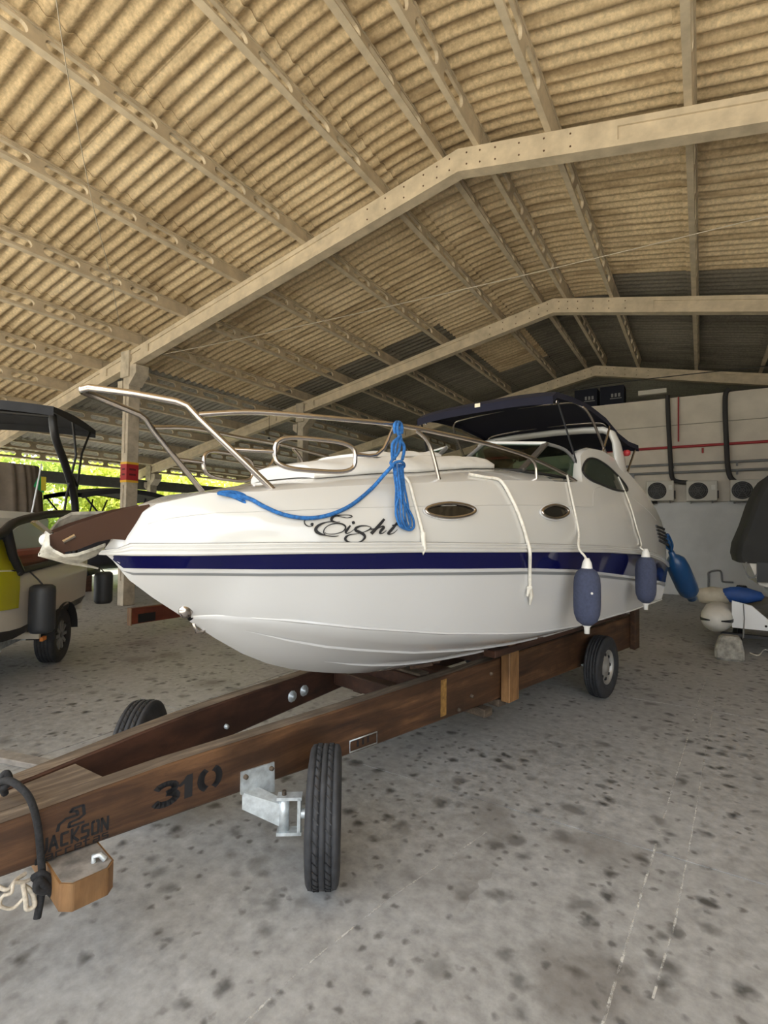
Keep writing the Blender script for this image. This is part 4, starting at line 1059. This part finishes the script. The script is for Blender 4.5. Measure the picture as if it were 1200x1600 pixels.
t = empty('light_bulb', tuple(p)); tag(t, 'small hanging white bulb beyond the bow rail', 'lamp')
MB().sphere((0,0,0), (.06,.06,.08), 12, 8).build('bulb', M('frosted_bulb', (.85,.84,.8), .4), t)
MB().tube([(0,0,.06), (0,0,.12)], .03, 8).build('socket', BLACK, t)
MB().tube([(0,0,.12), (0,0,ztop(7.0)-p[2]-.3+.5)], .006, 5).build('flex', BLACK, t)

# ================================================================ THE LIME AND WHITE BOAT AT THE LEFT
LO = atZ(85, 1034, 0.0); LR = math.radians(44.5)
lb = empty('wake_boat', tuple(LO), LR); tag(lb, 'lime, white and black sport boat with dark bimini at the left edge', 'boat')
LIME = M('lime_gelcoat', (.46,.44,.010), .22, coat=.5); BWH = M('boat_white', (.66,.62,.55), .25, coat=.4); GRY = M('grey_upholstery', (.24,.25,.27), .6); GEY = M('light_grey_gel', (.78,.81,.84), .3)
XS = .10
zk = I(([-3.6,-2.6,-1.2,.72], [.95,.62,.40,.40])); zc2 = I(([-3.6,-2.6,-1.2,.72], [1.0,.66,.50,.58])); zg = I(([-3.6,-1.2,.72], [1.30,1.145,1.20]))
hw2 = I(([-3.6,-3.2,-2.5,-1.5,.72], [.03,.45,.78,.95,.95])); cxb = XS-.95
def lbs(s): 
    h = hw2(s); return h
ss = list(np.linspace(-3.6, .72, 22))
g = MB()
for sg in (1, -1):
    g.loft([[(cxb, s, zk(s)), (cxb+sg*hw2(s)*.55, s, (zk(s)+zc2(s))/2), (cxb+sg*hw2(s)*.93, s, zc2(s)), (cxb+sg*hw2(s)*.985, s, zc2(s)+.10)] for s in ss], False)
g.build('hull_bottom', BLACK, lb)
g = MB()
for sg in (1, -1):
    g.loft([[(cxb+sg*hw2(s)*.985, s, zc2(s)+.10), (cxb+sg*hw2(s)*1.0, s, zg(s)-.2), (cxb+sg*hw2(s), s, zg(s)), (cxb+sg*(hw2(s)-.05), s, zg(s)+.02), (cxb+sg*(hw2(s)-.14), s, zg(s)), (cxb+sg*(max(0,hw2(s)-.16)), s, .75)] for s in ss], False)
s = .72; g.add([(cxb-.9, s, .5), (cxb+.9, s, .5), (cxb+.95, s, 1.2), (cxb-.95, s, 1.2)], [(0,1,2,3)]); g.add([(cxb-.8, s, .76), (cxb+.8, s, .76), (cxb+.6, -3, .76), (cxb-.6, -3, .76)], [(0,1,2,3)])
g.build('hull_side', BWH, lb)
for sg in (1, -1):   # lime bow panels
    ls = list(np.linspace(-3.5, -1.22, 14))
    g = MB(); g.loft([[(cxb+sg*(hw2(s)+.006), s, zg(s)-.34-.0*(s+1)), (cxb+sg*(hw2(s)+.012), s, zg(s)-.15), (cxb+sg*(hw2(s)+.008), s, zg(s)+.005)] for s in ls], False); g.build('lime_panel', LIME, lb)
    g = MB(); g.loft([[(cxb+sg*(hw2(s)+.008), s, zg(s)+.02), (cxb+sg*(hw2(s)-.01), s, zg(s)+min(.42, .03+.30*(-1.22-s)/.35)), (cxb+sg*(hw2(s)-.10), s, zg(s)+min(.42, .03+.30*(-1.22-s)/.35)+.01)] for s in ls], False); g.build('bow_coaming', LIME, lb)
# black windscreen frame and tinted side glass
for sg in (1, -1):
    xs_ = cxb+sg*.95
    tp = [(xs_, -2.1, 1.42), (xs_, -1.62, 1.50), (xs_, -1.38, 1.60), (xs_, -1.05, 1.655), (xs_, -.5, 1.71), (xs_, .2, 1.73)]
    MB().tube(catmull(tp, 5), .042, 8).build('windscreen_frame', BLACK, lb)
    MB().tube([(xs_, -1.50, 1.53), (xs_, -1.38, 1.30), (xs_, -1.22, 1.14)], .05, 8).build('windscreen_pillar', BLACK, lb)
    MB().tube([(xs_, -1.28, 1.15), (xs_, .70, 1.215)], .035, 8).build('gunwale_trim', BLACK, lb)
    MB().prism([(xs_-.01, -1.45, 1.5), (xs_-.01, -1.2, 1.16), (xs_-.01, .1, 1.18), (xs_-.01, .1, 1.70), (xs_-.01, -.5, 1.69), (xs_-.01, -1.05, 1.64)], (.004, 0, 0)).build('side_glass', CGLASS, lb)
g = MB().bbar((XS-.24, -1.3, 1.24), (XS-.24, .3, 1.25), .26, .16, .04); g.build('side_seat', M('red_upholstery', (.36,.075,.05), .5), lb)
g = MB().bbar((cxb+.22, -1.0, 1.28), (cxb+.22, .66, 1.28), .62, .92, .08); g.build('helm_console', GEY, lb)
MB().bbar((cxb+.72, .72, .96), (cxb+.72, 1.22, .96), .5, .07, .01).build('swim_platform', BLACK, lb)
MB().bbar((cxb-.72, .72, .96), (cxb-.72, 1.22, .96), .5, .07, .01).build('swim_platform', BLACK, lb)
g = MB().bbar((cxb-.46, -.5, 1.42), (cxb-.46, .7, 1.42), .80, .86, .12); g.build('engine_cover', GRY, lb)
MB().tube([(cxb-.15, -.52, 1.72), (cxb-.15, -.56, 1.80), (cxb-.6, -.56, 1.80), (cxb-.6, -.52, 1.72)], .02, 8).build('grab_handle', STEEL, lb)
# tower and bimini
for sg in (1, -1):
    x = cxb+sg*.93
    MB().tube(catmull([(x, .28, 1.22), (x, .27, 1.83), (x, -.05, 2.25), (x, -.40, 2.55), (x-sg*.02, -.46, 2.80)], 6), .042, 10).build('tower_leg', BLACK, lb)
    MB().tube([(x, .10, 2.84), (x, .25, 2.45), (x, -.02, 1.95), (x, -.08, 1.75)], .014, 7).build('bimini_strut', BLACK, lb)
    MB().tube([(x, .74, 2.82), (x, .45, 2.5), (x, .25, 1.85)], .014, 7).build('bimini_strut', BLACK, lb)
    MB().tube([(x, .10, 2.20), (x, .32, 2.08)], .02, 7).build('tower_brace', BLACK, lb)
g = MB(); kk = np.linspace(-1, 1, 9)
for dz in (0, -.02):
    g.loft([[(cxb+.98*k, s, 2.86+.05*(1-k*k)+.03*math.sin((s+.6)/1.4*math.pi)+dz) for k in kk] for s in np.linspace(-.62, .80, 8)], False)
for s in (-.62, .80):
    g.loft([[(cxb+.98*k, s, 2.86+.05*(1-k*k)) for k in kk], [(cxb+.98*k, s, 2.76+.05*(1-k*k)) for k in kk]], False)
for sg in (1, -1):
    g.loft([[(cxb+sg*.98, s, 2.86+.03*math.sin((s+.6)/1.4*math.pi)), (cxb+sg*.98, s, 2.80)] for s in np.linspace(-.62, .80, 8)], False)
g.build('bimini_canopy', BLACKT, lb)
MB().tube([(cxb+.93, -.46, 2.78), (cxb, -.48, 2.82), (cxb-.93, -.46, 2.78)], .03, 8).build('tower_crossbar', BLACK, lb)
# its road trailer
lt = empty('road_trailer', tuple(LO), LR); tag(lt, 'galvanised road trailer with black alloy wheels under the lime boat', 'trailer')
wheel(lt, (-.02, .0, .31), (1,0,0), .31, .20, M('black_alloy', (.02,.02,.022), .35, .5), 10, False)
wheel(lt, (-1.68, .0, .31), (-1,0,0), .31, .20, D.materials['black_alloy'], 10, False)
MB().loft([[(-.16, .36*math.cos(t)*1.02, .33+.36*math.sin(t)), (.12, .36*math.cos(t)*1.02, .33+.36*math.sin(t))] for t in np.linspace(0, math.pi, 14)], False).build('mudguard', BLACKT, lt)
for x in (-.30, -1.40): MB().bbar((x, -2.9, .34), (x, .9, .36), .07, .10, .008).build('chassis_rail', GALV, lt)
MB().bbar((-1.66, 0, .30), (-.05, 0, .30), .07, .07, .008).build('axle_beam', GALV, lt)
MB().bbar((.02, -1.35, .45), (-.9, -1.35, .45), .06, .06, .006).build('front_crossbar', GALV, lt)
MB().bbar((.07, -.62, .43), (-.35, -.60, .43), .05, .07, .006).build('step_bar', M('cream_step', (.7,.62,.5), .5), lt)
MB().box((.06, -.60, .36), (.09, -.50, .40)).build('side_marker', M('amber_lens', (.8,.25,.03), .3), lt)
MB().bbar((.05, -1.5, .50), (-.6, -3.0, .42), .08, .08, .008).build('drawbar_arm', GALV, lt)
def vfender(s, ztop_, zbot, r, label):
    t = empty('fender', tuple(np.array(LO)+np.array([math.cos(LR), math.sin(LR), 0])*(XS+r+.015)+np.array([-math.sin(LR), math.cos(LR), 0])*s+np.array([0,0,zbot]))); tag(t, label, 'fender', 'fenders on the lime boat')
    L = ztop_-zbot
    MB().lathe([(0,0), (r*.8,.004), (r*.97,.03), (r,.06), (r*1.0,L*.5), (r,L-.06), (r*.95,L-.02), (r*.7,L), (0,L)], (0,0,0), (0,0,1), 24).build('body', M('black_vinyl', (.03,.032,.036), .5), t)
    MB().tube([(0,0,L), (-.05*math.cos(LR),-.05*math.sin(LR),L+.06), (-(r+.03)*math.cos(LR),-(r+.03)*math.sin(LR),(1.16 if s < .5 else .98)-zbot)], .008, 6).build('lanyard', BLACK, t)
vfender(-1.02, 1.0, .53, .115, 'dark grey cylinder fender near the lime bow panel')
vfender(.98, .96, .53, .115, 'black cylinder fender at the stern of the lime boat')

# pennant on a staff
LMV = (math.cos(LR), math.sin(LR), 0); LMD = float(np.dot(LMV, LO))-.46
fb_ = at(50, 786, LMV, LMD)
t = empty('flag', tuple(fb_)); tag(t, 'small green and yellow flag on a white staff', 'flag')
tp = at(65, 725, LMV, LMD)-fb_
MB().tube([(0,0,1.725-fb_[2]), tuple(tp)], .010, 7).build('staff', VINYL, t)
f0 = Vector(at(61, 742, LMV, LMD)-fb_)
g = MB(); g.loft([[f0+Vector((0, .0+.02*k, -.02*k)), f0+Vector((.01*math.sin(k*2), .03*k-.06, -.15-.02*k))] for k in range(5)], False); g.build('green_cloth', M('flag_green', (.02,.28,.08), .8), t)
g = MB(); g.loft([[f0+Vector((.01, .02+.02*k, -.02)), f0+Vector((.02, .02+.02*k, -.20))] for k in range(4)], False); g.build('yellow_cloth', M('flag_yellow', (.55,.45,.03), .8), t)

# brown tarpaulin over a tall boat further left
t = empty('tarp_covered_boat', (-14.2, 4.4, 0)); tag(t, 'tall boat wrapped in a pleated brown tarpaulin by the open side', 'boat')
g = MB(); rings = []
for z, sc in ((1.0, 1.06), (1.8, 1.03), (2.6, 1.0), (2.95, .97)):
    ring = []
    for k in range(160):
        a = 2*math.pi*k/160; r = 1+.022*math.sin(a*36)+.012*math.sin(a*61)
        x = 1.2*math.copysign(abs(math.cos(a))**.35, math.cos(a)); y = 1.8*math.copysign(abs(math.sin(a))**.35, math.sin(a))
        ring.append((x*sc*r, y*sc*r, z))
    rings.append(ring)
g.loft(rings, True, True); g.build('tarpaulin', M('brown_tarp', (.20,.165,.13), .9, var=.15), t)
MB().box((-1.0, -1.6, .45), (1.0, 1.6, 1.05)).build('hull', BWH, t, bevel=.15)
for y in (-1.2, 1.2): MB().box((-.9, y-.08, 0), (.9, y+.08, .5)).build('cradle_timber', WOODD, t)

# moored boat with a low black bimini beyond the column
t = empty('bowrider_boat', (-13.3, 7.9, 0)); tag(t, 'low dark boat with black bimini between the column and the trees', 'boat')
g = MB(); sc = list(np.linspace(-1.9, 1.9, 14))
w3 = lambda s: .95*(1-max(0, (abs(s)-.9)/1.0)**2*.6)
for sg in (1, -1):
    g.loft([[(0, s, .45), (sg*w3(s)*.85, s, .65), (sg*w3(s), s, 1.25), (sg*(w3(s)-.1), s, 1.28), (sg*(w3(s)-.15), s, .9)] for s in sc], False)
g.build('hull', M('dark_hull', (.05,.05,.06), .3), t)
g = MB()
for dz in (0, -.10): g.loft([[(.9*k, s, 2.30+.20*math.sin((s+1.25)/2.5*math.pi)**.6 if False else 2.32+.20*(1-(s/1.3)**2)+.04*(1-k*k)+dz) for k in np.linspace(-1, 1, 7)] for s in np.linspace(-1.25, 1.25, 10)], False)
for sg in (1, -1): g.loft([[(sg*.9, s, 2.32+.20*(1-(s/1.3)**2)), (sg*.9, s, 2.20+.20*(1-(s/1.3)**2))] for s in np.linspace(-1.25, 1.25, 10)], False)
g.build('bimini_canopy', BLACKT, t)
for sg in (1, -1):
    for a, b in ((-1.2, -.3), (.0, -.2), (.4, .0), (1.1, .1)):
        MB().tube([(sg*.88, a, 2.3), (sg*.92, b, 1.25)], .022, 6).build('bimini_pole', BLACK, t)
MB().box((-.7, -.9, 1.1), (.7, -.2, 1.65)).build('windscreen', GLASS, t)
for y in (-1.0, 1.0): MB().box((-.8, y-.1, 0), (.8, y+.1, .55)).build('cradle_timber', WOODD, t)

# red-stained trailer beams lying beyond the bow
t = empty('red_trailer', (-7.3, 4.67, 0)); tag(t, 'red-stained timber trailer frame beyond the bow', 'trailer')
MB().bbar((0, 0, .235), (.12, 3.6, .235), .09, .24, .008).build('side_beam', WOODR, t)
MB().bbar((-1.1, 1.9, .235), (-1.0, 3.6, .235), .09, .24, .008).build('side_beam', WOODR, t)
for y in (2.1, 3.0): MB().bbar((-1.05, y, .2), (.05, y, .2), .12, .12, .008).build('cross_timber', WOODR, t)
for x in (.05, -1.05):
    for y in (2.1, 3.0): MB().box((x-.05, y-.05, 0), (x+.05, y+.05, .13)).build('foot_block', WOODD, t)
MB().box((.045, .10, .13), (.058, .42, .26)).build('end_bracket', BLACK, t)
MB().box((-.05, -.012, .10), (.05, 0, .36)).build('lit_end_face', WOODL, t)  # light falling on the beam end, put in as a paler slab
for y, lean in ((1.6, .06), (2.1, -.02)):
    MB().bar((.11, y, .33), (.125, y+lean*.3, .02), .025, .006, (1,0,0)).build('yellow_strap', M('yellow_webbing', (.40,.26,.06), .8), t)
    MB().bar((.12, y+lean*.3, .006), (.20, y-.06, .006), .03, .006).build('yellow_strap', D.materials['yellow_webbing'], t)

# ================================================================ RIGHT SIDE: DINGHY, BLOCK, COVERED BOAT
t = empty('inflatable_dinghy', (.9, 8.2, 0), math.radians(-4)); tag(t, 'white and grey inflatable dinghy on a low cart', 'dinghy')
TUBE = M('pale_pvc', (.60,.58,.53), .45, var=.08, vscale=8); WHB = M('dinghy_white', (.74,.75,.76), .35)
for sx in (-1, 1):
    x = sx*.745
    MB().lathe([(0,-.02), (.05,-.015), (.11,.02), (.16,.08), (.185,.16), (.19,.26), (.19,1.6), (.17,1.9), (.10,2.1), (0,2.15)], (x, 0, .43), (0,1,0), 28).build('buoyancy_tube', TUBE, t)
    rings = []
    for y, r in ((.0,.088), (.03,.125), (.08,.168), (.16,.193), (.26,.198), (1.6,.198)):
        rings.append([(x+sx_*(r+.003)*math.cos(a) , y, .40+(r)*math.sin(a)*.99) for sx_, a in ((1,-.12),(1,.08),(1,.08),(1,-.12))])
    for s2 in (1, -1):
        g = MB(); g.loft([[(x+s2*(r+.004)*math.cos(a), y, .425+(r+.004)*math.sin(a)) for a in (-.16,-.05,.08)] for y, r in ((-.012,.06), (.02,.112), (.08,.162), (.16,.187), (.26,.192), (1.6,.192))], False); g.build('rub_strake', BLACK, t)
    g = MB(); g.loft([[(x+.004+(r)*.75*k, y, .50+dz) for k in (-1,-.5,0,.5,1)] for y, r, dz in ((.018,.05,-.02), (.05,.09,.03), (.095,.095,.07))], False)
    g.build('tube_badge', M('yellow_badge', (.65,.48,.16), .5), t)
MB().prism([(-.57, .22, .32), (.57, .22, .32), (.57, .22, .66), (.35, .22, .60), (.15, .22, .44), (-.15, .22, .44), (-.35, .22, .63), (-.57, .22, .68)], (0, .05, 0)).build('transom', WHB, t)
g = MB(); g.loft([[(-.55+1.1*k/10, s, .52+.10*math.sin(k*1.3+s*3)*.3+.12*(1-((k-5)/5)**2)) for k in range(11)] for s in np.linspace(.27, 1.7, 12)], False); g.build('grey_cover', M('grey_sheet', (.16,.165,.17), .8, var=.2), t)
g = MB().lathe([(0,-.24), (.07,-.22), (.11,-.1), (.12,0), (.11,.1), (.06,.26), (0,.30)], (-.50, .62, .72), (1,.15,.0), 16); g.build('blue_cushion', M('blue_cloth', (.012,.06,.24), .6, var=.2), t)
g = MB().lathe([(0,-.2), (.10,-.18), (.13,0), (.10,.18), (0,.2)], (-.80, .60, .69), (1,.1,.05), 14); g.build('beige_bag', M('beige_cloth', (.42,.38,.30), .8, var=.2), t)
for x in (-.55, .55): MB().bbar((x, .1, .16), (x, 2.0, .16), .06, .08, .006).build('cart_rail', BLACK, t)
for y in (.25, 1.7): MB().bbar((-.7, y, .22), (.7, y, .22), .05, .05, .006).build('cart_crossbar', BLACK, t)
for x in (-.5, .5): MB().lathe([(0,-.03), (.09,-.03), (.1,0), (.09,.03), (0,.03)], (x, 1.0, .1), (1,0,0), 18).build('cart_wheel', RUB, t)
MB().lathe([(0,0), (.015,.0), (.015,.006), (0,.008)], (-.2, .216, .38), (0,-1,0), 10).build('drain_plug', BLACK, t)
MB().tube([(-.44, .1, .66), (-.43, .02, .48), (-.44, -.30, .28)], .008, 6).build('tie_cord', GREYP, t)
p = atZ(1140, 1033, 0)
o = MB().loft([[(sx*w_*.5+ox, sy*d_*.5, z) for sx, sy in ((-1,-.8),(-.8,-1),(.8,-1),(1,-.8),(1,.8),(.8,1),(-.8,1),(-1,.8))] for z, w_, d_, ox in ((0,.27,.22,0), (.03,.31,.26,0), (.12,.31,.26,0), (.26,.24,.20,.01), (.30,.18,.15,.01))], True, True, False).build('concrete_block', M('rough_block', (.30,.285,.25), .9, var=.45, vscale=14, bump=.5), loc=(p[0], p[1]+.12, 0)); tag(o, 'rough tapered concrete block in front of the dinghy', 'block')
o = MB().tube(catmull([tuple(atZ(1172, 1020, .012)), tuple(atZ(1185, 1024, .012)), tuple(atZ(1195, 1015, .012)), tuple(atZ(1210, 1022, .012))], 6), .008, 6).build('loose_cord', WHITEROPE); tag(o, 'thin loose white cord on the floor by the concrete block', 'rope')
t = empty('covered_boat', (1.75, 10.4, 0)); tag(t, 'boat under a dark grey fitted cover behind the dinghy', 'boat')
g = MB(); rings = []
for y, sc in ((0, .93), (.04, .98), (.15, 1.0), (1.2, 1.02), (2.4, .98), (3.0, .6), (3.2, .2)):
    h = 1.0
    prof = [(-1.24,1.10), (-1.27,1.22), (-1.25,1.40), (-1.12,1.75), (-1.0,2.15), (-.85,2.52), (-.6,2.72), (0,2.80), (.6,2.72), (.85,2.52), (1.0,2.15), (1.12,1.75), (1.25,1.4), (1.27,1.22), (1.24,1.10)]
    rings.append([(a*sc, y, 1.10+(b-1.10)*min(1, sc+.02)+.01*math.sin(i*2.1+y*5)) for i, (a, b) in enumerate(prof)])
g.loft(rings, False); g.add(rings[0], [tuple(range(15))]); g.build('fitted_cover', M('charcoal_cover', (.030,.030,.029), .8, var=.15, vscale=3, bump=.1), t)
g = MB(); g.loft([[(-1.15*s_, y, 1.14), (-1.0*s_, y, .75), (0, y, .50), (1.0*s_, y, .75), (1.15*s_, y, 1.14)] for y, s_ in ((.05,.95), (1.5,1.0), (2.6,.85), (3.1,.3))], False); g.add([(-1.09, .05, 1.14), (-.95, .05, .75), (0, .05, .50), (.95, .05, .75), (1.09, .05, 1.14)], [(0,1,2,3,4)]); g.build('hull', BWH, t)
MB().box((-.98, -.05, .80), (-.55, .04, 1.12)).build('trim_tab_cover', BLACK, t)
for x in (-.6, .6): MB().bbar((x, -.2, .40), (x, 3, .42), .08, .1, .008).build('trailer_rail', GALV, t)
for x in (-1.1, 1.1): wheel(t, (x, 1.6, .30), (1 if x > 0 else -1, 0, 0), .30, .18, RIM, 0, False)
for x in (-.7, .7): MB().box((x-.08, .4, .45), (x+.08, .5, .75)).build('bunk_post', GALV, t)
MB().bbar((-1.0, 1.6, .3), (1.0, 1.6, .3), .07, .07, .006).build('axle_beam', GALV, t)
MB().tube(catmull([(-1.12,-.02,1.12), (-1.13,-.03,.95), (-1.05,-.04,.86), (-.97,-.03,.95), (-.97,-.02,1.12)], 5), .012, 7).build('stern_loop', GREYP, t)

# ================================================================ TREES BEYOND THE OPEN SIDE
LEAF = []
for i, c in enumerate(((.58,.62,.14), (.70,.72,.22), (.36,.44,.09))):
    mt, n, p_ = nodes('foliage_%s' % ('mid', 'bright', 'deep')[i]); f = noise(n, vecmap(n, 'Position'), 2.5, 4)
    n.links.new(ramp(n, f, [(.3, tuple(x*.55 for x in c)), (.7, tuple(min(1, x*1.3) for x in c))]), p_.inputs['Base Color']); p_.inputs['Roughness'].default_value = .6
    tr2 = n.nodes.new('ShaderNodeBsdfTranslucent'); tr2.inputs[0].default_value = tuple(min(1, x*1.3) for x in c)+(1,); ms = n.nodes.new('ShaderNodeMixShader'); ms.inputs[0].default_value = .5
    n.links.new(p_.outputs[0], ms.inputs[1]); n.links.new(tr2.outputs[0], ms.inputs[2]); n.links.new(ms.outputs[0], n.nodes['Material Output'].inputs[0])
    LEAF.append(mt)
BARK = M('bark', (.10,.075,.05), .9, var=.3)
def tree(x, y, h, r, mi, label):
    t = empty('tree', (x, y, -.06)); tag(t, label, 'tree', 'trees beyond the open side')
    MB().tube([(0,0,0), (.1,.05,h*.4), (-.05,.1,h*.75)], [.16,.12,.05], 8).build('trunk', BARK, t)
    N = 5200; g = MB()
    cl = [(rng.normal(0, r*.45), rng.normal(0, r*.6), rng.uniform(.12, 1)*h) for _ in range(26)]
    vs = []; fs = []
    for k in range(N):
        c = cl[rng.integers(26)]; q = np.array(c)+rng.normal(0, .38, 3)*np.array([1, 1, .8])
        if q[2] < .05: q[2] = .05+rng.random()*.4
        a = rng.normal(0, 1, 3); a /= np.linalg.norm(a); b = np.cross(a, rng.normal(0, 1, 3)); b /= np.linalg.norm(b); s_ = rng.uniform(.07, .16)
        o = len(vs); vs += [q-a*s_, q+b*s_*.5, q+a*s_, q-b*s_*.5]; fs.append((o, o+1, o+2, o+3))
    g.add(vs, fs); o = g.build('leaves', LEAF[mi], t); o['kind'] = 'stuff'
tl_ = ['bright yellow-green leafy tree seen left of the banded column', 'leafy green tree seen just right of the banded column', 'pale green tree seen between the eave columns', 'deeper green tree behind the flag staff']
k = 0
for y in np.arange(6.0, 34.0, 3.4):
    for row in (0, 1):
        x = -21.5-4.2*row+rng.normal(0, .3); tree(x, y+rng.normal(0, .2)+row*1.7, 4.2+row*1.6+rng.random(), 1.7, (0, 1, 1, 2)[rng.integers(4)], 'sunlit yellow-green leafy tree beyond the open left side'); k += 1
